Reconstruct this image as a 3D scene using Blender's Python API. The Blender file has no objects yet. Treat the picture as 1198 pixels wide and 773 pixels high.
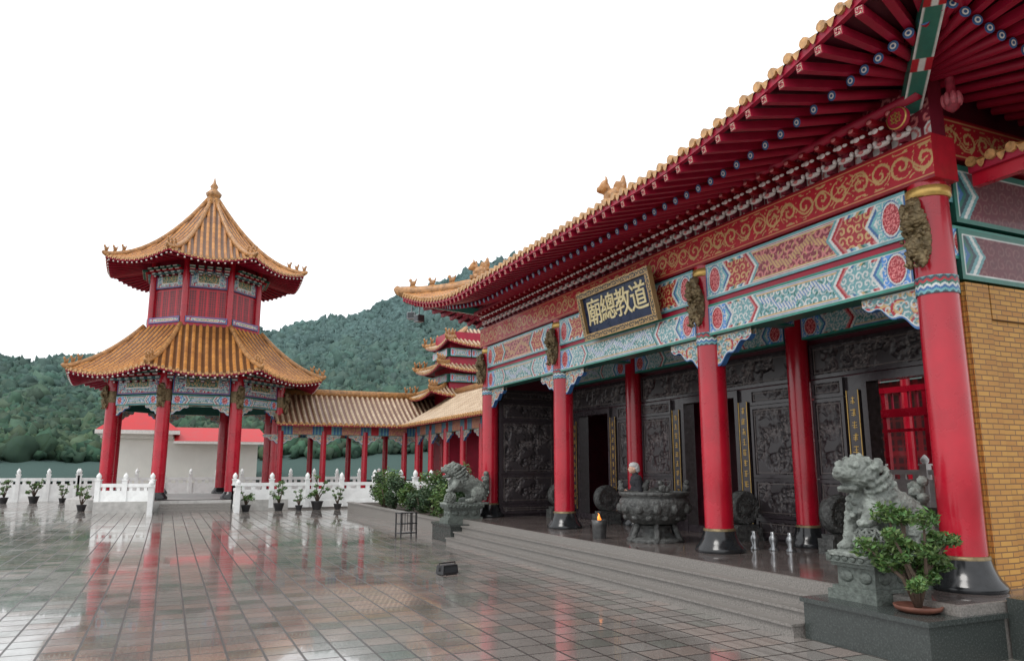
import bpy, bmesh, math, random
import numpy as np
from mathutils import Vector, Matrix, noise as mnoise
random.seed(7); rng=np.random.default_rng(7)
sc=bpy.context.scene
COL=sc.collection
rad=math.radians
# ---------------------------------------------------------------- materials
def _nodes(name):
    m=bpy.data.materials.new(name); m.use_nodes=True
    nt=m.node_tree; return m,nt,nt.nodes['Principled BSDF']
def N(nt,t,**k):
    n=nt.nodes.new(t)
    for a,b in k.items(): setattr(n,a,b)
    return n
def mth(nt,op,a,b=None,c=None):
    n=N(nt,'ShaderNodeMath',operation=op)
    for i,x in enumerate((a,b,c)):
        if x is None: continue
        if isinstance(x,(int,float)): n.inputs[i].default_value=x
        else: nt.links.new(x,n.inputs[i])
    return n.outputs[0]
def mixc(nt,fac,a,b,mode='MIX'):
    n=N(nt,'ShaderNodeMix',data_type='RGBA',blend_type=mode)
    for i,x in ((0,fac),(6,a),(7,b)):
        if isinstance(x,(int,float)): n.inputs[i].default_value=x
        elif isinstance(x,tuple): n.inputs[i].default_value=(*x[:3],1)
        else: nt.links.new(x,n.inputs[i])
    return n.outputs[2]
def ramp(nt,x,p0,p1):
    n=N(nt,'ShaderNodeMapRange'); n.inputs[1].default_value=p0; n.inputs[2].default_value=p1
    nt.links.new(x,n.inputs[0]); return n.outputs[0]
def noise(nt,vec,scale,detail=4,rough=.55):
    n=N(nt,'ShaderNodeTexNoise'); n.inputs['Scale'].default_value=scale; n.inputs['Detail'].default_value=detail
    n.inputs['Roughness'].default_value=rough
    if vec is not None: nt.links.new(vec,n.inputs['Vector'])
    return n.outputs['Fac']
def bump(nt,bs,h,strength,dist=.02):
    b=N(nt,'ShaderNodeBump'); b.inputs['Strength'].default_value=strength; b.inputs['Distance'].default_value=dist
    nt.links.new(h,b.inputs['Height']); nt.links.new(b.outputs[0],bs.inputs['Normal'])
def M(name,rgb,rough=.5,metal=0,var=.2,scale=3,bmp=0,bscale=25,bdist=.01,coat=0):
    m,nt,bs=_nodes(name)
    tc=N(nt,'ShaderNodeTexCoord').outputs['Object']
    f=noise(nt,tc,scale,6,.6)
    a=tuple(c*(1-var) for c in rgb); b=tuple(min(1,c*(1+var)) for c in rgb)
    f2=ramp(nt,f,.3,.7)
    nt.links.new(mixc(nt,f2,a,b),bs.inputs['Base Color'])
    r=mth(nt,'MULTIPLY_ADD',f2,.12,max(.02,rough-.06)); nt.links.new(r,bs.inputs['Roughness'])
    bs.inputs['Metallic'].default_value=metal
    bs.inputs['Coat Weight'].default_value=coat; bs.inputs['Coat Roughness'].default_value=.08
    if bmp: bump(nt,bs,noise(nt,tc,bscale,5,.6),bmp,bdist)
    return m
def Mvc(name,rough=.45,var=.15,bmp=0,coat=0.0):
    m,nt,bs=_nodes(name)
    at=N(nt,'ShaderNodeAttribute',attribute_name='Col')
    tc=N(nt,'ShaderNodeTexCoord').outputs['Object']
    f=ramp(nt,noise(nt,tc,5,6,.65),.3,.7)
    g=mth(nt,'MULTIPLY_ADD',f,2*var,1-var)
    cb=N(nt,'ShaderNodeCombineColor')
    for i in range(3): nt.links.new(g,cb.inputs[i])
    nt.links.new(mixc(nt,1.0,at.outputs['Color'],cb.outputs[0],'MULTIPLY'),bs.inputs['Base Color'])
    bs.inputs['Roughness'].default_value=rough; bs.inputs['Coat Weight'].default_value=coat
    if bmp: bump(nt,bs,noise(nt,tc,30,4),bmp,.01)
    return m
red=M('red_lacquer',(.46,.006,.024),.28,0,.2,1.2,.05,8,coat=.3)
redd=M('dark_red_paint',(.36,.007,.036),.45,0,.25,2)
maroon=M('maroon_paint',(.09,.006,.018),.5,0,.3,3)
black=M('black_polished_stone',(.018,.019,.021),.18,0,.3,8)
gold=M('gold_paint',(.62,.40,.12),.35,.6,.2,8)
bronze=M('aged_bronze',(.20,.15,.08),.45,.5,.5,12,.5,30)
teal=M('teal_paint',(.03,.13,.12),.5,0,.3,5)
white=M('white_marble',(.80,.81,.80),.5,0,.12,4,.2,20)
granite=M('grey_granite',(.21,.195,.18),.35,0,.45,40,.15,60,.004)
plinthm=M('dark_green_granite',(.045,.053,.05),.25,0,.4,45)
lionm=M('weathered_green_grey_stone',(.20,.22,.20),.75,0,.6,7,.8,30,.02)
pedm=M('pedestal_stone',(.12,.14,.125),.55,0,.4,14,.8,22,.03)
steel=M('brushed_steel',(.30,.31,.32),.35,.9,.15,8)
cream=M('white_house_wall',(.80,.79,.73),.7,0,.06,1)
blackp=M('black_plastic',(.02,.02,.022),.4,0,.2,6)
skin=M('skin',(.60,.37,.27),.5,0,.08,20)
cloth=M('black_cloth',(.02,.02,.025),.85,0,.3,20,.3,80)
greyhair=M('grey_hair',(.50,.50,.50),.7,0,.3,60,.4,90)
clay=M('dark_clay_dish',(.15,.055,.035),.6,0,.25,8)
glassd=M('dark_window',(.03,.035,.04),.1,0,.1,3)
ridgem=M('ridge_glazed_tile',(.38,.19,.07),.35,0,.5,6,.2,14)
amber=M('amber_tile_end',(.48,.26,.10),.3,0,.5,9)
bluep=M('blue_paint',(.05,.14,.33),.4,0,.2,5)
whitep=M('white_paint',(.80,.78,.74),.45,0,.1,8)
wood=M('bark',(.10,.07,.05),.85,0,.3,20,.5,40)
redroof=M('red_metal_roof',(.50,.015,.02),.5,0,.1,2)
vcm=Mvc('painted_ornament',.4,.18,coat=.15)
soil=M('soil',(.05,.035,.025),.9,0,.3,10)
def flame_mat():
    m,nt,bs=_nodes('flame'); bs.inputs['Base Color'].default_value=(1,.35,.05,1)
    bs.inputs['Emission Color'].default_value=(1,.25,.04,1); bs.inputs['Emission Strength'].default_value=1.6; return m
flame=flame_mat()
def tile_mat(name,base,dark,tile=.3,tr_c=(.05,.022,.012)):
    m,nt,bs=_nodes(name)
    uv=N(nt,'ShaderNodeUVMap').outputs[0]
    sp=N(nt,'ShaderNodeSeparateXYZ'); nt.links.new(uv,sp.inputs[0])
    v=mth(nt,'MULTIPLY',sp.outputs[1],1/.36); u=sp.outputs[0]
    fv=mth(nt,'FRACT',v); 
    cb=N(nt,'ShaderNodeCombineXYZ'); nt.links.new(mth(nt,'FLOOR',u),cb.inputs[0]); nt.links.new(mth(nt,'FLOOR',v),cb.inputs[1])
    wn=N(nt,'ShaderNodeTexWhiteNoise'); nt.links.new(cb.outputs[0],wn.inputs[0])
    tc=N(nt,'ShaderNodeTexCoord').outputs['Object']
    nz=ramp(nt,noise(nt,tc,1.1,7,.7),.3,.75)
    f=mth(nt,'MULTIPLY_ADD',wn.outputs[0],.45,mth(nt,'MULTIPLY',nz,.6))
    c=mixc(nt,f,base,dark)
    j=ramp(nt,fv,.0,.16)
    fu=mth(nt,'FRACT',u); tr=mth(nt,'GREATER_THAN',fu,.5)
    c=mixc(nt,mth(nt,'MULTIPLY',tr,.85),c,tr_c)  # shadow in the troughs between barrels, painted as a dark colour
    c=mixc(nt,mth(nt,'MULTIPLY_ADD',j,-.6,.6),c,(.04,.015,.01))
    nt.links.new(c,bs.inputs['Base Color'])
    bs.inputs['Roughness'].default_value=.33
    bump(nt,bs,fv,.5,.03); return m
tilem=tile_mat('amber_glazed_roof_tiles',(.60,.27,.065),(.27,.10,.030))
tileb=tile_mat('pale_glazed_roof_tiles',(.62,.49,.34),(.34,.22,.13),tr_c=(.12,.035,.02))
def brick_mat():
    m,nt,bs=_nodes('yellow_brick')
    tc=N(nt,'ShaderNodeTexCoord').outputs['Object']; sp=N(nt,'ShaderNodeSeparateXYZ'); nt.links.new(tc,sp.inputs[0])
    cb=N(nt,'ShaderNodeCombineXYZ'); nt.links.new(mth(nt,'ADD',sp.outputs[0],sp.outputs[1]),cb.inputs[0]); nt.links.new(sp.outputs[2],cb.inputs[1])
    b=N(nt,'ShaderNodeTexBrick'); nt.links.new(cb.outputs[0],b.inputs[0])
    b.inputs['Color1'].default_value=(.66,.35,.08,1); b.inputs['Color2'].default_value=(.52,.24,.055,1); b.inputs['Mortar'].default_value=(.22,.12,.05,1)
    b.inputs['Scale'].default_value=1; b.inputs['Mortar Size'].default_value=.009; b.inputs['Brick Width'].default_value=.24; b.inputs['Row Height'].default_value=.075
    nz=noise(nt,tc,1.2,6); c=mixc(nt,mth(nt,'MULTIPLY',ramp(nt,nz,.35,.8),.5),b.outputs[0],(.32,.15,.045))
    nt.links.new(c,bs.inputs['Base Color']); bs.inputs['Roughness'].default_value=.6
    bump(nt,bs,mth(nt,'SUBTRACT',1.0,b.outputs['Fac']),.5,.01); return m
brick=brick_mat()
def relief_mat():
    m,nt,bs=_nodes('carved_dark_stone_relief')
    tc=N(nt,'ShaderNodeTexCoord').outputs['Object']
    n1=noise(nt,tc,4.5,7,.7); v=N(nt,'ShaderNodeTexVoronoi',feature='SMOOTH_F1'); v.inputs['Scale'].default_value=7
    mp=N(nt,'ShaderNodeVectorMath',operation='ADD'); nn=N(nt,'ShaderNodeTexNoise'); nn.inputs['Scale'].default_value=4; nt.links.new(tc,nn.inputs[0])
    nt.links.new(tc,mp.inputs[0]); nt.links.new(nn.outputs['Color'],mp.inputs[1]); nt.links.new(mp.outputs[0],v.inputs['Vector'])
    h=mth(nt,'ADD',mth(nt,'MULTIPLY',v.outputs[0],.9),n1)
    msk=ramp(nt,noise(nt,tc,2.2,2,.5),.44,.58)
    c=mixc(nt,ramp(nt,h,.70,.98),(.19,.165,.16),(.024,.019,.022))
    nt.links.new(mixc(nt,msk,(.040,.033,.036),c),bs.inputs['Base Color'])
    bs.inputs['Roughness'].default_value=.36
    bump(nt,bs,mth(nt,'MULTIPLY',mth(nt,'MULTIPLY',h,msk),-1.0),.9,.05); return m
relief=relief_mat()
stonefr=M('dark_polished_frame_stone',(.042,.033,.038),.22,0,.3,10)
def floor_mat():
    m,nt,bs=_nodes('wet_granite_paving')
    tc=N(nt,'ShaderNodeTexCoord').outputs['Object']
    def br(w,h,off,ms,sm):
        b=N(nt,'ShaderNodeTexBrick'); nt.links.new(tc,b.inputs[0]); b.offset=off; b.offset_frequency=1
        b.inputs['Scale'].default_value=1; b.inputs['Brick Width'].default_value=w; b.inputs['Row Height'].default_value=h
        b.inputs['Mortar Size'].default_value=ms; b.inputs['Mortar Smooth'].default_value=sm
        b.inputs['Color1'].default_value=(0,0,0,1); b.inputs['Color2'].default_value=(1,1,1,1); b.inputs['Mortar'].default_value=(.5,.5,.5,1); return b
    b1=br(.42,.42,0,.016,.05)
    sp=N(nt,'ShaderNodeSeparateColor'); nt.links.new(b1.outputs[0],sp.inputs[0])
    t=sp.outputs[0]; jf=b1.outputs['Fac']
    n1=noise(nt,tc,.20,5,.6); n2=noise(nt,tc,38,4,.75); n3=noise(nt,tc,.9,6,.7)
    c=mixc(nt,t,(.205,.18,.165),(.34,.31,.285))
    c=mixc(nt,mth(nt,'MULTIPLY',mth(nt,'GREATER_THAN',t,.74),.6),c,(.30,.215,.18))
    c=mixc(nt,mth(nt,'MULTIPLY',mth(nt,'LESS_THAN',t,.25),.6),c,(.19,.205,.175))
    c=mixc(nt,mth(nt,'MULTIPLY',ramp(nt,n2,.4,.65),.5),c,(.12,.105,.095))
    c=mixc(nt,mth(nt,'MULTIPLY',ramp(nt,n3,.45,.75),.25),c,(.17,.15,.14))
    c=mixc(nt,mth(nt,'MULTIPLY',jf,.93),c,(.022,.018,.016))
    nt.links.new(c,bs.inputs['Base Color'])
    w=ramp(nt,mth(nt,'ADD',mth(nt,'MULTIPLY',n3,.35),mth(nt,'MULTIPLY',n1,.65)),.42,.60)
    r=mth(nt,'MULTIPLY_ADD',w,.11,.035); r=mth(nt,'MULTIPLY_ADD',t,.05,r); r=mth(nt,'MULTIPLY_ADD',jf,.35,r)
    nt.links.new(r,bs.inputs['Roughness']); bs.inputs['IOR'].default_value=1.62
    pud=mth(nt,'SUBTRACT',1.0,ramp(nt,mth(nt,'ADD',mth(nt,'MULTIPLY',n3,.35),mth(nt,'MULTIPLY',n1,.65)),.38,.54))
    pud=mth(nt,'MULTIPLY',pud,mth(nt,'MULTIPLY_ADD',jf,-.75,.85))
    nt.links.new(pud,bs.inputs['Coat Weight']); bs.inputs['Coat Roughness'].default_value=.025; bs.inputs['Coat IOR'].default_value=1.7
    hh=mth(nt,'ADD',mth(nt,'MULTIPLY',jf,-.8),mth(nt,'MULTIPLY',noise(nt,tc,6,3),.2))
    hh=mth(nt,'ADD',hh,mth(nt,'MULTIPLY',n2,.12)); hh=mth(nt,'ADD',hh,mth(nt,'MULTIPLY',t,.08))
    bump(nt,bs,hh,.4,.006); return m
floorm=floor_mat()
def porch_mat():
    m,nt,bs=_nodes('polished_porch_floor')
    tc=N(nt,'ShaderNodeTexCoord').outputs['Object']
    b=N(nt,'ShaderNodeTexBrick'); nt.links.new(tc,b.inputs[0]); b.offset=0
    b.inputs['Scale'].default_value=1; b.inputs['Brick Width'].default_value=.6; b.inputs['Row Height'].default_value=.6; b.inputs['Mortar Size'].default_value=.006
    b.inputs['Color1'].default_value=(.10,.08,.075,1); b.inputs['Color2'].default_value=(.15,.125,.115,1); b.inputs['Mortar'].default_value=(.04,.04,.04,1)
    nt.links.new(b.outputs[0],bs.inputs['Base Color'])
    nt.links.new(mth(nt,'MULTIPLY_ADD',ramp(nt,noise(nt,tc,.8,5),.4,.65),.15,.06),bs.inputs['Roughness']); return m
porchm=porch_mat()
def leaf_mat(name):
    m,nt,bs=_nodes(name); at=N(nt,'ShaderNodeAttribute',attribute_name='Col')
    nt.links.new(at.outputs['Color'],bs.inputs['Base Color']); bs.inputs['Roughness'].default_value=.55
    return m
leafm=leaf_mat('leaves')
def forest_mat():
    m,nt,bs=_nodes('forest_foliage'); at=N(nt,'ShaderNodeAttribute',attribute_name='Col')
    tc=N(nt,'ShaderNodeTexCoord').outputs['Object']
    f=ramp(nt,noise(nt,tc,3.2,6,.85),.35,.7)
    c=mixc(nt,mth(nt,'MULTIPLY',mth(nt,'SUBTRACT',1.0,f),.45),at.outputs['Color'],(.045,.075,.07))
    nt.links.new(c,bs.inputs['Base Color']); bs.inputs['Roughness'].default_value=.95
    bs.inputs['Specular IOR Level'].default_value=.05
    return m
forestm=forest_mat()
groundm=M('grassy_earth',(.05,.07,.035),.9,0,.4,.3,.3,2)
# ---------------------------------------------------------------- mesh builder
_ico={}
def ico(sub):
    if sub not in _ico:
        bm=bmesh.new(); bmesh.ops.create_icosphere(bm,subdivisions=sub,radius=1)
        _ico[sub]=(np.array([v.co[:] for v in bm.verts]),[tuple(v.index for v in f.verts) for f in bm.faces]); bm.free()
    return _ico[sub]
class B:
    def __init__(s): s.v=[];s.f=[];s.m=[];s.sm=[];s.uv=[];s.c=[];s.col=(1,1,1)
    def add(s,vs,fs,m=0,smooth=False,uv=None,col=None):
        o=len(s.v); s.v.extend([tuple(map(float,p)) for p in vs]); s.f.extend([tuple(i+o for i in f) for f in fs])
        s.m.extend([m]*len(fs)); s.sm.extend([smooth]*len(fs))
        s.uv.extend(uv if uv is not None else [(0,0)]*len(vs)); s.c.extend(col if col is not None else [s.col]*len(vs)); return s
    def box(s,cx,cy,cz,sx,sy,sz,m=0,rz=0,top=1.0):
        vs=[];c,sn=math.cos(rz),math.sin(rz)
        for z in(-.5,.5):
            k=top if z>0 else 1
            for x,y in((-.5,-.5),(.5,-.5),(.5,.5),(-.5,.5)):
                X,Y=x*sx*k,y*sy*k; vs.append((cx+X*c-Y*sn,cy+X*sn+Y*c,cz+z*sz))
        return s.add(vs,[(0,3,2,1),(4,5,6,7),(0,1,5,4),(1,2,6,5),(2,3,7,6),(3,0,4,7)],m)
    def lathe(s,prof,n=24,cx=0,cy=0,cz=0,m=0,smooth=True,cap=True):
        vs=[];fs=[];k=len(prof)
        for r,z in prof:
            for i in range(n):
                a=2*math.pi*i/n; vs.append((cx+r*math.cos(a),cy+r*math.sin(a),cz+z))
        for j in range(k-1):
            for i in range(n):
                a=j*n+i;b=j*n+(i+1)%n; fs.append((a,b,b+n,a+n))
        s.add(vs,fs,m,smooth)
        if cap:
            s.add(vs[:n],[tuple(range(n))[::-1]],m); s.add(vs[-n:],[tuple(range(n))],m)
        return s
    def ell(s,c,r,m=0,sub=2,rot=None):
        V,F=ico(sub); P=V*np.array(r if hasattr(r,'__len__') else (r,r,r))
        if rot is not None: P=P@np.array(Matrix.Rotation(rot[1],3,rot[0])).T
        return s.add(P+np.array(c),F,m,True)
    def tube(s,pts,rs,n=10,m=0,smooth=True,flat=1.0):
        pts=[Vector(p) for p in pts]; rs=rs if hasattr(rs,'__len__') else [rs]*len(pts)
        vs=[];fs=[]
        for i,p in enumerate(pts):
            d=(pts[min(i+1,len(pts)-1)]-pts[max(i-1,0)]).normalized()
            u=d.cross(Vector((0,0,1)))
            if u.length<.05: u=Vector((1,0,0)) if abs(d.x)<.9 else Vector((0,1,0)); u=(u-d*u.dot(d))
            u.normalize(); w=d.cross(u)
            for k in range(n):
                a=2*math.pi*(k+.5)/n; vs.append(p+u*math.cos(a)*rs[i]+w*math.sin(a)*rs[i]*flat)
        for i in range(len(pts)-1):
            for k in range(n):
                a=i*n+k;b=i*n+(k+1)%n; fs.append((a,b,b+n,a+n))
        fs.append(tuple(range(n))[::-1]); fs.append(tuple(range((len(pts)-1)*n,len(pts)*n)))
        return s.add(vs,fs,m,smooth)
    def cap(s,p,q,r0,r1,m=0,n=7):
        s.tube([Vector(p).lerp(Vector(q),t/n) for t in range(n+1)],[r0+(r1-r0)*t/n for t in range(n+1)],12,m)
        s.ell(p,r0,m); return s.ell(q,r1,m)
    def mesh(s,name,mats):
        me=bpy.data.meshes.new(name); me.from_pydata(s.v,[],s.f)
        for x in mats: me.materials.append(x)
        me.polygons.foreach_set('material_index',s.m); me.polygons.foreach_set('use_smooth',s.sm)
        li=np.empty(len(me.loops),dtype=np.int32); me.loops.foreach_get('vertex_index',li)
        uvs=np.array(s.uv,dtype=np.float32)
        if uvs.any():
            l=me.uv_layers.new(name='UVMap'); l.data.foreach_set('uv',uvs[li].ravel())
        cc=np.array(s.c,dtype=np.float32)
        if (cc!=1).any():
            a=me.color_attributes.new('Col','FLOAT_COLOR','POINT')
            a.data.foreach_set('color',np.hstack([cc,np.ones((len(cc),1),np.float32)]).ravel())
        me.update(); return me
def remesh(b,name,mats,vox=.02,amp=0,freq=8,smooth=0):
    me=b.mesh('tmp',mats); o=bpy.data.objects.new('tmp',me); COL.objects.link(o)
    md=o.modifiers.new('r','REMESH'); md.mode='VOXEL'; md.voxel_size=vox; md.use_smooth_shade=True
    if smooth: 
        sm=o.modifiers.new('s','SMOOTH'); sm.iterations=smooth; sm.factor=.5
    dg=bpy.context.evaluated_depsgraph_get(); dg.update(); r=bpy.data.meshes.new_from_object(o.evaluated_get(dg)); r.name=name
    bpy.data.objects.remove(o)
    if amp:
        ns=[v.normal.copy() for v in r.vertices]
        for v,n in zip(r.vertices,ns):
            k=mnoise.noise(v.co*freq)+.5*mnoise.noise(v.co*freq*2.3); v.co+=n*amp*k
    for p in r.polygons: p.use_smooth=True; p.material_index=0
    r.materials.clear()
    for x in mats: r.materials.append(x)
    return r
def ob(name,me,parent=None,loc=(0,0,0),rz=0,kind=None,label=None,scale=None):
    o=bpy.data.objects.new(name,me); COL.objects.link(o); o.location=loc; o.rotation_euler=(0,0,rz)
    if scale: o.scale=scale
    if parent: o.parent=parent
    if kind: o['kind']=kind
    if label: o['label']=label
    return o
def thing(name,label,cat,loc=(0,0,0),rz=0,group=None,me=None):
    o=ob(name,me,None,loc,rz); o['label']=label; o['category']=cat
    if group: o['group']=group
    return o
def dup(root,loc,rz=None,scale=None,parent=None):
    def rec(o,p):
        c=o.copy(); COL.objects.link(c)
        if p: c.parent=p
        for ch in list(o.children): rec(ch,c)
        return c
    c=rec(root,parent); c.location=loc
    if rz is not None: c.rotation_euler[2]=rz
    if scale: c.scale=scale
    return c
# ---------------------------------------------------------------- painted ornament
cRED=np.array((.44,.010,.025));cCY=np.array((.20,.50,.54));cBL=np.array((.04,.15,.38));cGR=np.array((.02,.17,.13))
cWH=np.array((.72,.74,.72));cGO=np.array((.62,.40,.17));cPK=np.array((.52,.17,.17));cMA=np.array((.20,.015,.035));cDK=np.array((.03,.06,.08))
def scroll(u,v,c,k=16,th0=.1):
    i=np.floor(u/c);j=np.floor(v/c);du=u/c-i-.5;dv=v/c-j-.5
    h=np.where((i+j)%2>0,1,-1);r=np.hypot(du,dv);th=np.arctan2(dv,du*h)
    return (np.sin(th+r*k+1.3*i)>th0)&(r<.53)
def vine(u,v,H):
    c=H*.75; w=np.abs(v-H/2-np.sin(u/c*math.pi)*H*.26)<H*.035
    return w|scroll(u,v-H*.125,c,17,.60)|((np.sin(u*31+np.sin(v*41)*1.5)*np.sin(v*37+np.cos(u*27)*1.5))>.76)
def setc(C,m,c): C[m]=c
def f_gold(u,v,L,H):
    C=np.tile(cRED*1.05,(len(u),1)); vv=v-.08
    m=vine(u,vv,H-.16)&(v>.10)&(v<H-.10); setc(C,m,cGO*.95)
    setc(C,(v<.035)|(v>H-.035),cRED*.6); setc(C,((v>.05)&(v<.062))|((v<H-.05)&(v>H-.062)),cGO); return C
def chev(C,e,v,H,lo,hi,pal,w=.055):
    q=e+np.abs(v-H/2)*.7; idx=np.floor((q-lo)/w).astype(int)%len(pal); m=(q>lo)&(q<hi)
    P=np.array(pal); C[m]=P[idx[m]]
def f_beam(kind):
    def f(u,v,L,H):
        e=L/2-np.abs(u-L/2); C=np.tile(cCY,(len(u),1))
        q=e+np.abs(v-H/2)*.7; cen=q>min(1.55,L*.33)
        g=(cMA*1.3 if kind==0 else cCY*.75); setc(C,cen,g)
        k3=(H-.12)/3
        dr=np.abs(v-H/2-np.sin(u*5.2)*H*.17-.03*np.sin(u*19))<H*(.085+.02*np.sin(u*50))
        s=scroll(u,v-.06,k3,12,.35); setc(C,cen&s,(cPK*1.25 if kind==0 else cWH))
        s2=scroll(u+.08,v-.06+k3/2,k3,9,.7); setc(C,cen&s2&~s,(cGO if kind==0 else cGR))
        setc(C,cen&dr,(cGO*1.05 if kind==0 else cWH)); setc(C,cen&dr&(np.sin(u*90+v*60)>.35),(cPK*.8 if kind==0 else cBL*1.4))
        ed=((v<.095)|(v>H-.095))&cen; setc(C,ed,cWH); setc(C,cen&((v<.075)|(v>H-.075)),cBL if kind else cRED)
        gg=cen&(((v>.095)&(v<.115))|((v<H-.095)&(v>H-.115))); setc(C,gg,cGO)
        lo=.52;hi=min(1.55,L*.33)
        chev(C,e,v,H,lo,hi,[cWH,cCY,cBL,cWH,cPK*1.2,cRED,cWH,cCY*.8,cGR,cGO])
        mid=(q>lo+.22)&(q<hi-.2)&(np.abs(v-H/2)<H*.34); setc(C,mid,cRED if kind==0 else cCY*.8)
        setc(C,mid&scroll(u,v,H*.23,12,.2),cWH if kind else cGO*1.1)
        en=(e<.50); setc(C,en,cCY if kind==0 else cBL*2)
        setc(C,en&scroll(u,v,.11,11,.5),cWH)
        r=np.hypot((e-.26)/.17,(v-H/2)/(H*.38)); setc(C,en&(r<1.08),cBL);setc(C,en&(r<1.0),cWH); setc(C,en&(r<.88),cRED); setc(C,en&(r<.8)&scroll(e,v,.09,12,.1),cPK*1.6)
        setc(C,(e<.05),cWH); setc(C,(e<.035),cBL)
        setc(C,(v<.045)|(v>H-.045),cGR*1.6 if kind else cCY*.8); setc(C,((v>.045)&(v<.06))|((v<H-.045)&(v>H-.06)),cWH)
        return C
    return f
def f_panel(u,v,L,H):
    C=np.tile(cCY*.8,(len(u),1)); e=np.minimum(np.minimum(u,L-u),np.minimum(v,H-v))
    s=scroll(u,v,.26,14,.3); setc(C,s,cWH*.9); setc(C,scroll(u+.13,v+.1,.26,10,.5)&~s,cBL)
    setc(C,scroll(u+.3,v+.2,.5,9,.75)&~s,cRED)
    c1=(np.abs(u-L/2)<L*.3)&(np.abs(v-H/2)<H*.3); setc(C,c1,cGR); setc(C,c1&scroll(u,v,.22,12,.2),cGO)
    c2=c1&((np.abs(u-L/2)>L*.3-.06)|(np.abs(v-H/2)>H*.3-.06)); setc(C,c2,cWH)
    setc(C,e<.10,cRED); setc(C,e<.06,cWH); setc(C,e<.04,cBL)
    return C
def f_dark(u,v,L,H):
    C=np.tile(cMA*.7,(len(u),1)); e=np.minimum(np.minimum(u,L-u),np.minimum(v,H-v))
    setc(C,scroll(u,v,.2,14,.6),cPK*.4)
    q=np.minimum(u,L-u)+np.abs(v-H/2)*.7
    P=np.array([cWH,cCY*.7,cBL,cGR,cDK,cCY*.7]); idx=np.floor(q/.07).astype(int)%6; m=q<.55; C[m]=P[idx[m]]
    setc(C,e<.08,cGR); setc(C,(e<.1)&(e>.08),cWH)
    return C
def painted(name,L,H,T,func,res=.015,side=None,bot=None):
    nx=max(2,int(L/res));nz=max(2,int(H/res)); x=np.linspace(0,L,nx+1);z=np.linspace(0,H,nz+1)
    X,Z=np.meshgrid(x,z); u=X.ravel();v=Z.ravel(); C=func(u,v,L,H)
    P=np.stack([u-L/2,np.full_like(u,-T/2),v],1)
    i=np.arange(nx);j=np.arange(nz);I,J=np.meshgrid(i,j);a=(J*(nx+1)+I).ravel()
    F=np.stack([a,a+1,a+nx+2,a+nx+1],1).tolist()
    b=B(); b.add(P.tolist(),F,0,False,None,C.tolist())
    sc_=tuple(side if side is not None else cGR*.7); h=L/2
    vs=[(-h,-T/2,0),(h,-T/2,0),(h,T/2,0),(-h,T/2,0),(-h,-T/2,H),(h,-T/2,H),(h,T/2,H),(-h,T/2,H)]
    b.add(vs,[(0,3,2,1),(4,5,6,7),(1,2,6,5),(2,3,7,6),(3,0,4,7)],0,False,None,[sc_]*8)
    return b.mesh(name,[vcm])
def que_ti(name,w=1.0,h=.6,res=.016):
    nx=int(w/res);nz=int(h/res)
    b=B(); vs=[];cs=[];fs=[]
    for side,y in((0,-.06),(1,.06)):
        X,Z=np.meshgrid(np.linspace(0,1,nx+1),np.linspace(0,1,nz+1)); u=X.ravel();t=Z.ravel()
        dep=h*((1-u)**1.2*.8+.2+.07*np.sin(u*16)); v=-dep*t
        uu=u*w; C=np.tile(cCY*.6,(len(u),1)); s=scroll(uu,v,.15,11,.5); setc(C,s,cWH*.85)
        setc(C,scroll(uu+.1,v+.1,.3,10,.1)&~s,cRED); setc(C,scroll(uu+.05,v+.12,.25,10,.4)&~s,cGO)
        setc(C,(t>.88)|(t<.04),cWH*.9); setc(C,t>.93,cBL)
        o=len(vs); vs+=np.stack([uu,np.full_like(uu,y),v],1).tolist(); cs+=C.tolist()
        I,J=np.meshgrid(np.arange(nx),np.arange(nz));a=(J*(nx+1)+I+o).ravel()
        fs+=np.stack([a,a+1,a+nx+2,a+nx+1],1).tolist()
    n1=(nx+1)*(nz+1)
    for i in range(nx):
        a=nz*(nx+1)+i; fs.append((a,a+1,a+1+n1,a+n1))
    b.add(vs,fs,0,False,None,cs); return b.mesh(name,[vcm])
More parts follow.
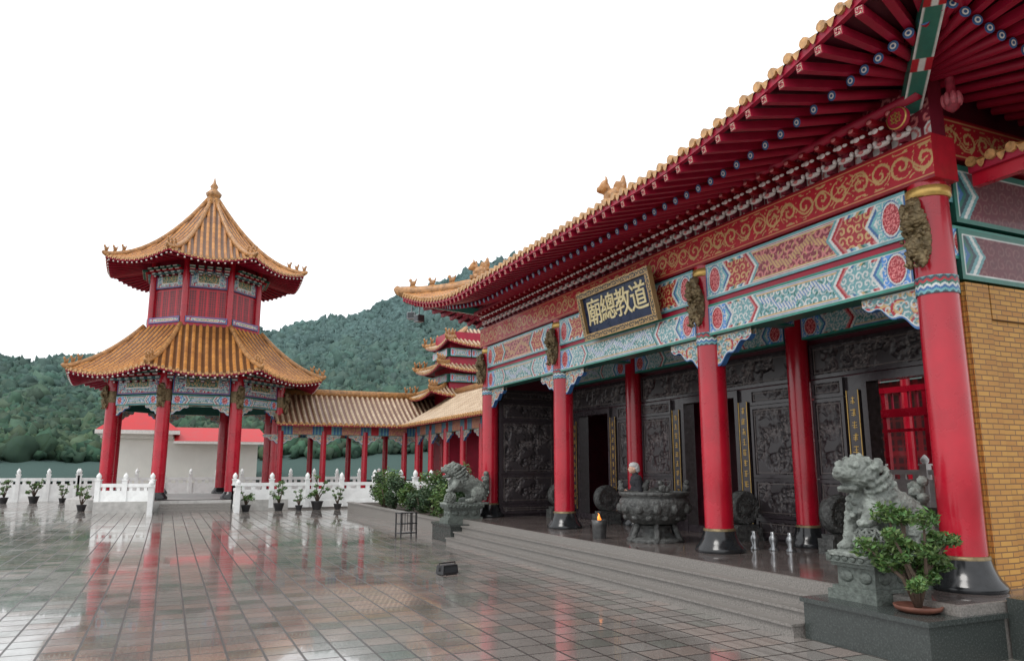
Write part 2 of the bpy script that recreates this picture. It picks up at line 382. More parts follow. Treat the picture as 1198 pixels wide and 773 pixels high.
# ---------------------------------------------------------------- roofs
def lift(s,y,L,ell,D): return L*np.maximum(0,1-s/ell)**1.8*np.maximum(0,1-y/D)
def prof(t,cv): return t*(1-cv)+cv*t*t
def tile_face(b,P,n,a,bb,D,z0,z1,cv=.3,L=0,ell=1,tile=.3,rb=.065,rows=12,zs=None,Ds=None,soff=True):
    n=np.array(n,float);t=np.array((-n[1],n[0]));P=np.array(P,float)
    nt_=int(round(2*a/tile));tile=2*a/nt_
    ph=[0,.08,.2,.3,.42,.5,.75];hh=[0,.65,1,1,.65,0,-.25]
    xs=[];hs=[]
    for k in range(nt_):
        for p_,h_ in zip(ph,hh): xs.append(-a+(k+p_)*tile);hs.append(h_*rb)
    xs.append(a);hs.append(0);xs=np.array(xs);hs=np.array(hs)
    def ym(x): 
        return np.where(np.abs(x)<=bb+1e-6,D,D*(a-np.abs(x))/max(a-bb,1e-6))
    YM=ym(xs); R=rows
    j=np.linspace(0,1,R+1)[:,None]; Y=YM[None,:]*j; X=np.repeat(xs[None,:],R+1,0)
    Z=z0+(z1-z0)*prof(Y/D,cv)+lift(a-np.abs(X),Y,L,ell,D)+hs[None,:]
    W=P[None,None,:]-n*Y[...,None]+t*X[...,None]
    vs=np.concatenate([W,Z[...,None]],2).reshape(-1,3); w=len(xs)
    uv=np.stack([(X.ravel()+a)/tile,Y.ravel()],1)
    I,J=np.meshgrid(np.arange(w-1),np.arange(R));q=(J*w+I).ravel()
    b.add(vs.tolist(),np.stack([q,q+1,q+w+1,q+w],1).tolist(),0,True,uv.tolist())
    def wp(x,y,z): p=P-n*y+t*x; return (p[0],p[1],z)
    for k in range(nt_):
        x=-a+(k+.25)*tile; z=z0+float(lift(a-abs(x),0,L,ell,D))+rb*.3+random.uniform(-.006,.006); r=rb*1.15
        c=[wp(x+r*math.cos(q_),-.03,z+r*math.sin(q_)) for q_ in np.linspace(0,2*math.pi,9)[:-1]]
        c2=[wp(x+r*math.cos(q_),.06,z+r*math.sin(q_)) for q_ in np.linspace(0,2*math.pi,9)[:-1]]
        b.add(c+c2,[tuple(range(8))]+[(i,(i+1)%8,(i+1)%8+8,i+8) for i in range(8)],1)
        x2=x+tile*.5; z2=z0+float(lift(a-abs(min(max(x2,-a),a)),0,L,ell,D))
        b.add([wp(x2-tile*.24,-.015,z2+.01),wp(x2+tile*.24,-.015,z2+.01),wp(x2+tile*.12,-.015,z2-rb*1.1),wp(x2,-.015,z2-rb*1.7),wp(x2-tile*.12,-.015,z2-rb*1.1)],[(0,1,2,3,4)],1)
    xx=np.linspace(-a,a,40); vs=[];fs=[]
    for x in xx:
        l=float(lift(a-abs(x),0,L,ell,D)); vs+= [wp(x,.02,z0+l-.015),wp(x,.02,z0+l-.13),wp(x,.10,z0+l-.13)]
    for i in range(39): 
        k=i*3; fs+=[(k,k+3,k+4,k+1),(k+1,k+4,k+5,k+2)]
    b.add(vs,fs,2)
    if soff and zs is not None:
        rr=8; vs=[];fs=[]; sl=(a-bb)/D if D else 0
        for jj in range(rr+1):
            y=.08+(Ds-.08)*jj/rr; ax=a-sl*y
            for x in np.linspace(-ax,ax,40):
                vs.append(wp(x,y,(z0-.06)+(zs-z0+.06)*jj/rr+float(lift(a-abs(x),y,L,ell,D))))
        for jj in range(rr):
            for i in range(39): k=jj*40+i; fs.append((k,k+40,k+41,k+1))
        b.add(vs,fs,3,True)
def hip_pts(P,n,a,bb,D,z0,z1,cv,L,ell,sgn,ext=.3,k=12,y0=0,y1=None):
    n=np.array(n,float);t=np.array((-n[1],n[0]));P=np.array(P,float); out=[]
    if y1 is None:y1=D
    for i in range(k+1):
        y=y0+(y1-y0)*i/k; x=a-(a-bb)*y/D; p=P-n*y+t*x*sgn
        z=z0+(z1-z0)*prof(y/D,cv)+float(lift(a-x,y,L,ell,D)); out.append(Vector((p[0],p[1],z+.08)))
    d=(out[0]-out[1]); d.z=0; d.normalize()
    out=[out[0]+d*ext+Vector((0,0,ext*.75)),out[0]+d*ext*.55+Vector((0,0,ext*.25))]+out
    return out
fb=B(); fb.ell((0,0,.16),(.12,.05,.10));fb.ell((-.10,0,.28),(.06,.05,.07));fb.cap((-.05,0,.2),(-.10,0,.28),.05,.04);fb.cap((.08,0,.18),(.15,0,.32),.04,.015);fb.box(0,0,.03,.22,.09,.08)
fig_me=fb.mesh('ridge_figure',[ridgem])
ob_b=B()
for c,r in(((0,0,.2),(.3,.16,.22)),((-.25,0,.45),(.16,.14,.16)),((-.38,0,.40),(.1,.1,.08)),((.25,0,.45),(.1,.08,.28)),((.1,0,.42),(.12,.1,.18)),((-.2,.1,.6),(.05,.04,.1)),((-.2,-.1,.6),(.05,.04,.1))): ob_b.ell(c,r)
ob_b.box(0,0,.05,.7,.3,.12)
orn_me=remesh(ob_b,'ridge_beast',[ridgem],.035,.03,9)
# ---------------------------------------------------------------- carved bits
bb_=B()
for c,r in(((0,0,.45),(.14,.17,.42)),((-.12,0,.74),(.13,.17,.16)),((-.23,0,.66),(.09,.10,.07)),((-.21,0,.56),(.06,.09,.03)),((-.15,.12,.88),(.05,.05,.12)),((-.15,-.12,.88),(.05,.05,.12)),((-.14,0,.35),(.09,.12,.18)),((-.12,.1,.15),(.05,.05,.14)),((-.12,-.1,.15),(.05,.05,.14)),((-.08,0,.98),(.09,.11,.09))): bb_.ell(c,r)
for i in range(16):
    a=i/16*2*math.pi; bb_.ell((-.10,math.cos(a)*.18,.66+math.sin(a)*.23),.04)
for s in(-1,1): bb_.ell((-.24,s*.07,.76),.035,sub=2)
for i in range(26): bb_.ell((-.14-.06*math.sin(i*1.7),.15*math.sin(i*2.4),.05+.020*i),.03)
beast_me=remesh(bb_,'bronze_beast',[bronze],.012,.018,28)
# =============================================================== SETTING
ob('ground',B().add([(-900,-900,-.3),(900,-900,-.3),(900,900,-.3),(-900,900,-.3)],[(0,1,2,3)]).mesh('ground',[groundm]),kind='structure')
pb=B(); pb.box(0,26,-.15,100,72,.3)
ob('plaza_pavement',pb.mesh('plaza_pavement',[floorm]),kind='structure')
def px2(px,y):
    rx=(px-599)/881;ry=(386-y)/881; d=.984-.179*ry;u=.984*ry+.179
    return math.degrees(math.atan(rx/d))+24.3,u/math.hypot(d,rx)
tab=[px2(*p) for p in((-300,447),(-100,430),(0,421),(60,419),(130,418),(220,406),(300,391),(340,381),(380,374),(440,357),(500,334),(590,303),(700,275),(900,250),(1150,320))]
ta=np.array([p[0] for p in tab]);te=np.array([p[1] for p in tab])
def hillz(ang,r):
    e=np.interp(ang,ta,te); R=170+25*np.sin(ang*.13)
    t=np.clip((r-66)/(R-66),0,1.0); s=t**1.15
    n=.6*np.sin(ang*1.1+r*.05)+.4*np.sin(ang*2.3-r*.09)
    z=2.25+e*R*s*(1-.1*(1-t))+n*np.clip((r-70)/50,0,1)-.6
    return np.where(r>R,z-(r-R)*.5,z)
A=np.linspace(-28,75,160);Rr=np.linspace(64,240,60);AA,RR=np.meshgrid(A,Rr)
Z=hillz(AA,RR); Xh=RR*np.sin(np.radians(AA));Yh=RR*np.cos(np.radians(AA))
vs=np.stack([Xh.ravel(),Yh.ravel(),Z.ravel()-.4],1).tolist(); I,J=np.meshgrid(np.arange(159),np.arange(59));q=(J*160+I).ravel()
hb=B().add(vs,np.stack([q,q+1,q+161,q+160],1).tolist(),0,True,None,[(.07,.11,.10)]*len(vs))
ob('hill',hb.mesh('hill',[forestm]),kind='structure')
def foliage_mass(name,n,amin,amax,rmin,rmax,smin,smax):
    V,F=ico(2);F=np.array(F);allv=[];allf=[];allc=[]
    for i in range(n):
        a=random.uniform(amin,amax);r=rmin+(rmax-rmin)*random.random()**.8
        s=random.uniform(smin,smax)*(.75+.35*r/170); z=float(hillz(np.array(a),np.array(float(r))))
        if random.random()<.06: s*=1.5
        ph=rng.uniform(0,6,9)
        d=1+.2*np.sin(V[:,0]*4+ph[0]+2*np.sin(V[:,1]*3+ph[1]))+rng.normal(0,.30,len(V))
        P=V*d[:,None]*np.array((s,s,s*random.uniform(.8,1.4)))
        P+=np.array((r*math.sin(rad(a)),r*math.cos(rad(a)),z-.1+s*.2))
        haze=np.clip((r-80)/85,0,1)*.66+.22*np.clip((a-6)/16,0,1); haze=min(haze,.9)
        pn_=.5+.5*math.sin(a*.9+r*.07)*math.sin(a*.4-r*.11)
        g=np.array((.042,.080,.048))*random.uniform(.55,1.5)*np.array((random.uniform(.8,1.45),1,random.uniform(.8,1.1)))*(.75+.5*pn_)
        c=g*(1-haze)+np.array((.115,.180,.185))*haze*random.uniform(.85,1.1)*(.88+.2*pn_)  # distance haze painted in: crown colour blends to blue-grey with radius and bearing
        c=c[None,:]*(1+.22*V[:,2:3]+rng.normal(0,.10,(len(V),1)))  # shading put into the colour: crown tops lighter, undersides darker
        allf.append(F+len(V)*i);allv.append(P);allc.append(c)
    v=np.concatenate(allv);f=np.concatenate(allf);c=np.clip(np.concatenate(allc),0,1)
    me=bpy.data.meshes.new(name);me.vertices.add(len(v));me.vertices.foreach_set('co',v.ravel())
    me.loops.add(f.size);me.loops.foreach_set('vertex_index',f.ravel().astype(np.int32));me.polygons.add(len(f))
    me.polygons.foreach_set('loop_start',np.arange(0,f.size,3,dtype=np.int32)); me.update(calc_edges=True)
    at=me.color_attributes.new('Col','FLOAT_COLOR','POINT');at.data.foreach_set('color',np.hstack([c,np.ones((len(c),1))]).astype(np.float32).ravel())
    me.materials.append(forestm); o=ob(name,me,kind='stuff'); o['label']='dense misty green forest covering the hillside';o['category']='forest';return o
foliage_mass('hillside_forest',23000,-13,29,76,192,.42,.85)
# =============================================================== GATE HALL
CY=[7.05,12.05,18.37,23.6]; CX=9.85; EYE=2.25
hall=thing('temple_gate_hall','red columned temple gate hall with painted beams and tiled upswept roof','temple building')
pf=B(); pf.box(14.3,15.28,.325,11.4,18.0,.65); 
ob('platform',pf.mesh('platform',[granite]),hall)
ob('porch_floor',B().box(14.3,15.28,.652,11.3,17.9,.006).mesh('porch_floor',[porchm]),hall)
for i in range(3):
    h=.65*(3-i)/4; x0=8.6-.25*(i+1); sb=B(); sb.box((x0+8.6)/2-.002*i,15.19,h/2,8.6-x0,14.04-.01*i,h); sb.box(x0+.105,15.19,h+.008-.012,.29,14.06-.01*i,.035)
    ob('step',sb.mesh('step',[granite]),hall)
cb=B(); cb.lathe([(.275,0),(.275,2.5),(.265,5.0),(.26,5.65)],32,m=0)
colm=cb.mesh('column_shaft',[red])
base=B(); base.lathe([(.46,0),(.48,.05),(.46,.09),(.40,.16),(.35,.25),(.32,.33),(.305,.40)],32,m=0); base.lathe([(.305,.40),(.305,.44),(.28,.45)],32,m=1,cap=False); basem=base.mesh('column_base',[black,bronze])
topr=B(); topr.lathe([(.28,5.42),(.30,5.44),(.30,5.56),(.28,5.58)],32,m=0); topm=topr.mesh('column_ring',[gold])
def f_fringe(u,v,L,H):
    w=v+.07*np.abs(((u/.11)%1)-.5); idx=np.floor(w/.038).astype(int)%6
    return np.array([cDK,cCY*.8,cBL,cWH*.9,cGR,cRED])[idx]
nu=160;nv=22;vs=[];C=f_fringe(*[g.ravel() for g in np.meshgrid(np.linspace(0,1.76,nu+1),np.linspace(0,.26,nv+1))],1.78,.3)
for j in range(nv+1):
    for i in range(nu+1):
        a=2*math.pi*i/nu; vs.append((.281*math.cos(a),.281*math.sin(a),4.0+.26*j/nv))
I,J=np.meshgrid(np.arange(nu),np.arange(nv));q=(J*(nu+1)+I).ravel()
fringe=B().add(vs,np.stack([q,q+1,q+nu+2,q+nu+1],1).tolist(),0,True,None,C.tolist()).mesh('column_fringe',[vcm])
for y in CY:
    c=ob('column',colm,hall,(CX,y,.65)); ob('base',basem,c); ob('gold_ring',topm,c); ob('painted_band',fringe,c)
    ob('carved_beast',beast_me,c,(-.26,0,4.35),scale=(1,1,1.0))
for y in CY[1:3]:
    c=ob('column',colm,hall,(12.15,y,.65),scale=(.85,.85,.98)); ob('base',basem,c)
R90=-math.pi/2
bays=[(CY[0],CY[1]),(CY[1],CY[2]),(CY[2],CY[3])]
qt=que_ti('carved_bracket')
for y0,y1 in bays:
    L=y1-y0-.42; ym=(y0+y1)/2
    ob('lower_beam',painted('lower_beam',L,.62,.38,f_beam(1),.0135),hall,(CX,ym,EYE+2.58),R90)
    ob('upper_beam',painted('upper_beam',L,.72,.42,f_beam(0),.0135),hall,(CX,ym,EYE+3.30),R90)
    ob('beam_strip',B().box(0,0,0,L,.34,.10).mesh('beam_strip',[redd]),hall,(CX,ym,EYE+3.25),R90)
    ob('carved_bracket',qt,hall,(CX,y1-.25,EYE+2.57),R90)
    ob('carved_bracket',qt,hall,(CX,y0+.25,EYE+2.57),R90,scale=(-1,1,1))
Lg=17.2
ob('gold_scroll_frieze',painted('gold_scroll_frieze',Lg,.66,.5,f_gold,.0145,cRED),hall,(CX,15.33,EYE+4.05),R90)
def f_cloud(u,v,L,H):
    C=np.tile(cMA,(len(u),1)); r=np.hypot(((u/.32)%1-.5),(v-.1)/.32); setc(C,(r<.42),cWH);setc(C,(r<.32),cPK*1.2);setc(C,r<.2,cWH)
    setc(C,scroll(u,v,.22,12,.3)&(v>.22),cPK*1.3); return C
ob('upper_frieze',painted('upper_frieze',17.1,.9,.3,f_cloud,.02,cMA),hall,(CX,15.33,EYE+4.71),R90)
bk=B()
bk.col=tuple(cMA); bk.box(-.12,0,.10,.16,.10,.2); bk.col=tuple(cRED*.8); bk.box(-.18,0,.27,.28,.11,.1); bk.box(-.24,0,.40,.40,.11,.08)
bk.col=(.78,.72,.70)
bk.ell((-.20,0,.09),(.06,.15,.045),sub=2); bk.ell((-.19,.12,.15),(.045,.035,.05),sub=2); bk.ell((-.19,-.12,.15),(.045,.035,.05),sub=2)
bk.ell((-.33,0,.28),(.02,.06,.045),sub=2);bk.ell((-.30,.09,.30),(.03,.05,.03),sub=2);bk.ell((-.30,-.09,.30),(.03,.05,.03),sub=2)
bk.col=tuple(cPK*1.2); bk.ell((-.25,0,.09),(.03,.05,.03),sub=2); bk.ell((-.44,0,.40),(.02,.05,.035),sub=2)
bkm=bk.mesh('eave_bracket',[vcm])
yy=np.arange(CY[0]+.1,CY[3],.34)
for y in yy: ob('eave_bracket',bkm,hall,(CX-.1,float(y),EYE+4.73))
ob('purlin',B().tube([(CX-.45,6.7,EYE+5.24),(CX-.45,23.9,EYE+5.24)],.075,12).mesh('purlin',[redd]),hall)
ob('porch_ceiling',B().box(11.05,15.28,7.02,2.3,16.4,.1).mesh('porch_ceiling',[teal]),hall)
cbm=B()
for y in np.arange(7.6,23.5,.62): cbm.box(11.0,y,6.9,2.0,.12,.14)
for x in(10.5,11.2,11.8): cbm.box(x,15.28,6.86,.10,16.3,.1)
o=ob('ceiling_lattice',cbm.mesh('ceiling_lattice',[maroon]),hall)
cbe1=painted('cross_beam',2.0,.5,.3,f_beam(1),.02);cbe0=painted('cross_beam',2.0,.5,.3,f_beam(0),.02)
for y in CY:
    ob('cross_beam',cbe1,hall,(11.0,y,EYE+2.95),0)
    ob('cross_beam',cbe0,hall,(11.0,y,EYE+3.8),0)
M_line=M('worn_stone_line',(.13,.105,.10),.4,0,.2,10)
def relief_panel(w,h,t=.1):
    b=B(); f=.07
    b.box(0,0,h/2,w-2*f,t*.5,h-2*f,1)
    b.box(0,0,f/2,w,t,f,0);b.box(0,0,h-f/2,w,t,f,0);b.box(-w/2+f/2,0,h/2,f,t,h-2*f,0);b.box(w/2-f/2,0,h/2,f,t,h-2*f,0)
    g=.035
    for z in(f+g*1.3,h-f-g*1.3): b.box(0,-t*.3,z,w-2*f-.06,t*.2,g*.5,2)
    for x in(-1,1): b.box(x*(w/2-f-g*1.3),-t*.3,h/2,g*.5,t*.2,h-2*f-.1,2)
    return b.mesh('relief_panel',[stonefr,relief,M_line])
WX=12.3
doors=[(8.4,10.55),(14.1,16.3),(19.85,21.85)]
zt=EYE+1.8
for (y0,y1),(d0,d1) in zip(bays,doors):
    for p0,p1,near in((y0+.24,d0,0),(d1,y1-.24,1)):
        w=p1-p0; wb=B().box(WX+.12,(p0+p1)/2,(zt+.65)/2,.24,w,zt-.65)
        ob('wall',wb.mesh('wall',[stonefr]),hall)
        cw=w-.45; yc=((p0+p1-.42)/2 if near==0 else (p0+.42+p1)/2)
        z=.72
        for hh_ in(.42,.85,1.62,.38):
            ob('relief_panel',relief_panel(cw,hh_),hall,(WX-.03,yc,z),R90); z+=hh_+.015
    ob('carved_lintel',relief_panel(y1-y0-.5,.72),hall,(WX-.02,(y0+y1)/2,zt+.02),R90)
    ob('lintel_wall',B().box(WX+.16,(y0+y1)/2,(zt+7.0)/2,.3,y1-y0,7.0-zt).mesh('lintel_wall',[maroon]),hall)
    ob('inner_beam',painted('inner_beam',y1-y0-.5,.5,.3,f_beam(1),.02),hall,(WX-.1,(y0+y1)/2,zt+.85),R90)
    ob('inner_beam',painted('inner_beam',y1-y0-.5,.55,.3,f_beam(0),.02),hall,(WX-.1,(y0+y1)/2,zt+1.5),R90)
    fr=B(); fr.box(WX+.1,d0+.06,(zt+.65)/2,.34,.12,zt-.65);fr.box(WX+.1,d1-.06,(zt+.65)/2,.34,.12,zt-.65);fr.box(WX+.1,(d0+d1)/2,zt-.08,.34,d1-d0-.24,.16);fr.box(WX+.1,(d0+d1)/2,.74,.30,d1-d0-.24,.16)
    ob('door_frame',fr.mesh('door_frame',[stonefr]),hall)
for y,s in((CY[3],-1),):
    ob('end_wall',B().box(11.2,y,(4.9+.65)/2,2.2,.34,4.25).mesh('end_wall',[stonefr]),hall)
    z=.75
    for hh_ in(.30,.95,1.75,.62,.4):
        ob('relief_panel',relief_panel(2.0,hh_),hall,(11.15,y-.2,z),0); z+=hh_+.02
sw=B(); sw.box(15.2,CY[0]+.02,(4.85+.65)/2,10.1,.34,4.2); sw.box(10.42,CY[0]-.17,(4.85+.65)/2,.5,.06,4.2); sw.box(15.5,CY[0]-.17,4.6,9.6,.06,.5-.0)
ob('brick_side_wall',sw.mesh('brick_side_wall',[brick]),hall)
sbm1=painted('side_beam',3.05,.75,.36,f_dark,.02);sbm2=painted('side_beam',3.05,.9,.36,f_dark,.02)
for i in range(3):
    xm=10.15+1.55+i*3.15
    ob('side_beam',sbm1,hall,(xm,CY[0],4.9),0)
    ob('side_beam',sbm2,hall,(xm,CY[0],5.75),0)
ob('side_frieze',painted('side_frieze',9.5,.66,.5,f_gold,.02,cRED),hall,(14.85,CY[0]+.1,EYE+4.05+.45),0)
ob('upper_side_wall',B().box(15,CY[0]+.1,7.5,10,.3,.9).mesh('upper_side_wall',[maroon]),hall)
ob('upper_side_wall',B().box(15,CY[3]-.1,6.3,10,.3,2.9).mesh('upper_side_wall',[maroon]),hall)
ob('inner_side_wall',B().box(16.2,CY[3]-.1,2.75,7.2,.28,4.2).mesh('inner_side_wall',[maroon]),hall)
ob('rear_wall',B().box(16.5,20.0,3.7,.3,7.2,6.2).mesh('rear_wall',[maroon]),hall)
ob('hall_ceiling',B().box(16,15.28,7.02,7,16.4,.1).mesh('hall_ceiling',[maroon]),hall)
for y in CY[:2]: 
    c=ob('column',colm,hall,(17.5,y+.5,.65),scale=(.9,.9,1)); ob('base',basem,c)
# roof
HA,HD=10.83,6.65; EZ=EYE+5.02; RZ=EZ+3.3; HL,HE=1.2,6.3; CYM=15.28; EX=7.35
roof=ob('roof',None,hall)
rb_=B()
faces=[((EX,CYM),(-1,0),HA,HA-HD),((EX+2*HD,CYM),(1,0),HA,HA-HD),((EX+HD,CYM-HA),(0,-1),HD,0.0),((EX+HD,CYM+HA),(0,1),HD,0.0)]
for P,n,a,b2 in faces: tile_face(rb_,P,n,a,b2,HD,EZ,RZ,.25,HL,HE,.30,.068,16,zs=EYE+5.62,Ds=2.6)
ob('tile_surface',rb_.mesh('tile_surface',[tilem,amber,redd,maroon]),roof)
for P,n,a,b2 in faces[:2]:
    for s in(-1,1):
        pts=hip_pts(P,n,a,b2,HD,EZ,RZ,.25,HL,HE,s,.22)
        hbm=B(); hbm.tube(pts,[.10,.14]+[.17]*(len(pts)-2),8,flat=1.2); ob('hip_ridge',hbm.mesh('hip_ridge',[ridgem]),roof)
        d=pts[3]-pts[8]; rz=math.atan2(d.y,d.x)+math.pi
        for k,i in enumerate((3,4,5)): ob('ridge_figure',fig_me,roof,pts[i]*.6+pts[i-1]*.4+Vector((0,0,.15)),rz,scale=(1.0,1.0,1.0))
        ob('ridge_beast',orn_me,roof,pts[6]+Vector((0,0,.15)),rz)
ob('main_ridge',B().box(EX+HD,CYM,RZ+.2,.35,2*(HA-HD)+.4,.6).mesh('main_ridge',[ridgem]),roof)
ob('ridge_beast',orn_me,roof,(9.9,15.6,EZ+1.50),rad(-30),scale=(.95,1.2,1.15))
rr=B(); vs=[];n=12
for x in(0,1):
    for i in range(n): a=2*math.pi*i/n; vs.append((x,.072*math.cos(a),.072*math.sin(a)))
rr.add(vs,[(i,(i+1)%n,(i+1)%n+n,i+n) for i in range(n)],0,True); rr.add(vs[:n],[tuple(range(n))],1)
rr.add([(-.004,y*.60,z*.60) for _,y,z in vs[:n]],[tuple(range(n))],2); rr.add([(-.006,y*.30,z*.30) for _,y,z in vs[:n]],[tuple(range(n))],1)
roundm=rr.mesh('round_rafter',[redd,bluep,whitep])
fr=B(); fr.box(.5,0,0,1,.11,.12,0); fr.box(-.003,0,0,.006,.085,.095,1); fr.box(-.007,0,0,.004,.06,.020,2);fr.box(-.007,0,0,.004,.020,.06,2)
for a_,b_ in((.03,.02),(-.03,-.02)): fr.box(-.007,a_,b_,.004,.014,.04,2); fr.box(-.007,b_*-1,a_,.004,.04,.014,2)
flym=fr.mesh('flying_rafter',[redd,M('faded_cream_paint',(.60,.48,.36),.5,0,.25,12),redd])
def place(me,name,p,q,parent):
    p=Vector(p);q=Vector(q);d=q-p; o=bpy.data.objects.new(name,me);COL.objects.link(o);o.parent=parent
    rot=d.to_track_quat('X','Z'); o.rotation_mode='QUATERNION'; o.rotation_quaternion=rot; o.location=p; o.scale=(d.length,1,1); return o
def rafters(P,n,a,xlist,ccol):
    n=np.array(n,float);t=np.array((-n[1],n[0]));P=np.array(P,float)
    def wp(x,y,z): p=P-n*y+t*x; return Vector((p[0],p[1],z+float(lift(a-abs(x),max(y,0),HL,HE,HD))))
    for x in xlist:
        s=1 if x>0 else -1; ax=abs(x)
        def at(y):
            if ax<=ccol: return x
            f=y/2.6; return s*(ccol+(ax-ccol)*(1-f*.80))
        place(flym,'flying_rafter',wp(at(.05),.05,EZ-.19),wp(at(1.25),1.25,EZ+.12),roof)
        place(roundm,'round_rafter',wp(at(1.0),1.0,EZ-.10),wp(at(2.45),2.45,EYE+5.36),roof)
xl=np.linspace(-HA+.12,HA-.12,64)
rafters((EX,CYM),(-1,0),HA,xl,HA-2.5)
rafters((EX+HD,CYM-HA),(0,-1),HD,np.linspace(-HD+.14,-1.0,18),HD-2.5)
rafters((EX+HD,CYM+HA),(0,1),HD,np.linspace(1.2,HD-.14,16),HD-2.5)
def f_hip(u,v,L,H):
    C=np.tile(cGR,(len(u),1)); e=np.minimum(v,H-v); setc(C,e<.04,cWH); setc(C,(u%1.2)<.25,cRED); setc(C,((u%1.2)<.25)&(np.abs(v-H/2)<.04),cWH); return C
for sy,yc in((-1,CY[0]),(1,CY[3])):
    p=Vector((CX+.1,yc-sy*.1,EYE+5.2)); q=Vector((EX+.1,CYM+sy*(HA-.1),EZ+HL-.24))
    d=q-p; Lh=d.length; me=painted('corner_hip_rafter',Lh,.26,.22,f_hip,.02,cGR)
    o=ob('corner_hip_rafter',me,roof,(p+q)/2); X=d.normalized(); Zd=Vector((0,0,1)).cross(X).normalized(); Yd=Zd.cross(X).normalized()
    o.rotation_mode='QUATERNION'; mt=Matrix((X,Yd if Yd.z>0 else -Yd,X.cross(Yd if Yd.z>0 else -Yd))).transposed(); o.rotation_quaternion=mt.to_quaternion()
md=B(); md.lathe([(.17,0),(.17,.06),(.14,.08)],24,m=0); 
for a_,b_,c_,d_ in((0,0,.18,.02),(0,.06,.14,.016),(0,-.06,.14,.016),(0,0,.02,.18),(.06,.02,.018,.12),(-.06,.02,.018,.12)): md.box(a_,b_,.082,c_,d_,.02,1)
md.lathe([(.165,.06),(.165,.075),(.15,.08)],24,m=1,cap=False)
o=ob('lucky_medallion',md.mesh('lucky_medallion',[redd,gold]),hall,(CX-.50,CY[0]-.05,EYE+4.98)); o.rotation_euler=(0,rad(-90),0)
lo=B(); lo.lathe([(.02,-.20),(.08,-.15),(.12,-.05),(.10,.05),(.06,.12),(.06,.3)],16)
for k in range(8):
    a=k*math.pi/4; lo.ell((math.cos(a)*.10,math.sin(a)*.10,-.02),(.04,.04,.10),1)
ob('hanging_lotus',lo.mesh('hanging_lotus',[M('carved_red_pendant',(.22,.015,.03),.45,0,.4,12),M('pink_petal_paint',(.38,.07,.09),.45,0,.3,12)]),hall,(CX-.35,CY[0]-.75,EYE+5.0))
sc_=ob('side_canopy',None,hall); tb=B(); tile_face(tb,(10.35,5.3),(-1,0),1.45,1.45,2.4,EYE+4.35,EYE+5.2,.2,0,1,.30,.068,6,zs=EYE+4.6,Ds=2.3)
ob('tile_surface',tb.mesh('tile_surface',[tilem,amber,redd,maroon]),sc_); fb2=B().box(10.5,5.3,EYE+4.17,.12,2.9,.28)
ob('fascia',fb2.mesh('fascia',[red]),sc_)
ob('side_plinth',B().box(11.9,5.6,.35,5.0,1.3,.7).mesh('side_plinth',[plinthm]),hall)
def spot(loc,rz):
    b=B(); b.cap((0,0,.45),(0,0,.12),.018,.018); b.box(0,0,.0,.26,.28,.24); b.box(-.135,0,0,.02,.24,.2,1)
    t_=thing('eave_floodlight','small grey floodlight hanging under the eave corner','floodlight',loc,rz,'floodlights under the eaves'); ob('lamp_housing',b.mesh('lamp_housing',[steel,glassd]),t_); return t_
spot((7.8,25.3,7.45),0.3); spot((7.7,25.9,7.65),1.0)
# =============================================================== plaque
pl=thing('name_plaque','dark blue name board with gold carved frame hung under the eave','sign board',(0,0,0))
pl.matrix_world=Matrix.Translation((9.40,14.78,EYE+3.74))@Matrix.Rotation(R90,4,'Z')@Matrix.Rotation(rad(12),4,'X')
bd=B().box(0,0,0,2.85,.08,.98); ob('board',bd.mesh('board',[M('deep_blue_board',(.010,.026,.085),.3,0,.3,3)]),pl)
def gfr(u,v,L,H):
    C=np.tile(cDK*.5,(len(u),1)); setc(C,scroll(u,v-.015,(H-.03)/1.5,9,.1),cGO*1.1); e=np.minimum(v,H-v); setc(C,e<.018,cGO*1.1); return C
for pos in((0,-.06,.45),(0,-.06,-.60)):
    ob('frame',painted('frame',3.14,.15,.12,gfr,.008,cGO*.5),pl,pos)
for x in(-1,1):
    o=ob('frame',painted('frame',.89,.15,.12,gfr,.008,cGO*.5),pl,(x*(1.57-.075)+.075,-.061,0)); o.rotation_euler=(0,rad(-90),0)
gold2=M('gold_lettering',(.95,.80,.45),.4,.0,.1,8)
def text_mesh(s,size,ext):
    cu=bpy.data.curves.new('t','FONT');cu.body=s;cu.size=size;cu.align_x='CENTER';cu.align_y='CENTER';cu.extrude=ext;cu.offset=.004
    o=bpy.data.objects.new('t',cu);COL.objects.link(o);dg=bpy.context.evaluated_depsgraph_get();dg.update()
    me=bpy.data.meshes.new_from_object(o.evaluated_get(dg));bpy.data.objects.remove(o);me.materials.clear();me.materials.append(gold2);return me
for i,ch in enumerate('廟總教道'):
    o=ob('character',text_mesh(ch,.69,.012),pl,(-.97+i*.647,-.05,0)); o.rotation_euler=(rad(90),0,0)
def couplet(loc,seed):
    r=random.Random(seed); t_=thing('couplet_board','tall dark board with a column of gold characters beside the doorway','sign board',loc,R90,'couplet boards by the doors')
    b=B().box(0,0,1.4,.30,.05,2.8,0); 
    for x in(-.14,.14): b.box(x,-.03,1.4,.016,.02,2.8,1)
    ob('board',b.mesh('board',[stonefr,gold]),t_)
    for k in range(11):
        g=B(); z=.2+k*.24
        g.box(0,-.03,0,.012,.01,.15)
        for q in(-.05,0,.05): g.box(r.uniform(-.015,.015),-.031,q+r.uniform(-.01,.01),r.uniform(.07,.13),.01,.010)
        g.box(r.uniform(-.05,.05),-.032,r.uniform(-.03,.03),.010,.01,r.uniform(.07,.12))
        ob('character',g.mesh('character',[gold]),t_,(0,0,z))
for i,(d0,d1) in enumerate(doors):
    couplet((WX-.06,d0-.20,.95),i*2); couplet((WX-.06,d1+.20,.95),i*2+1)
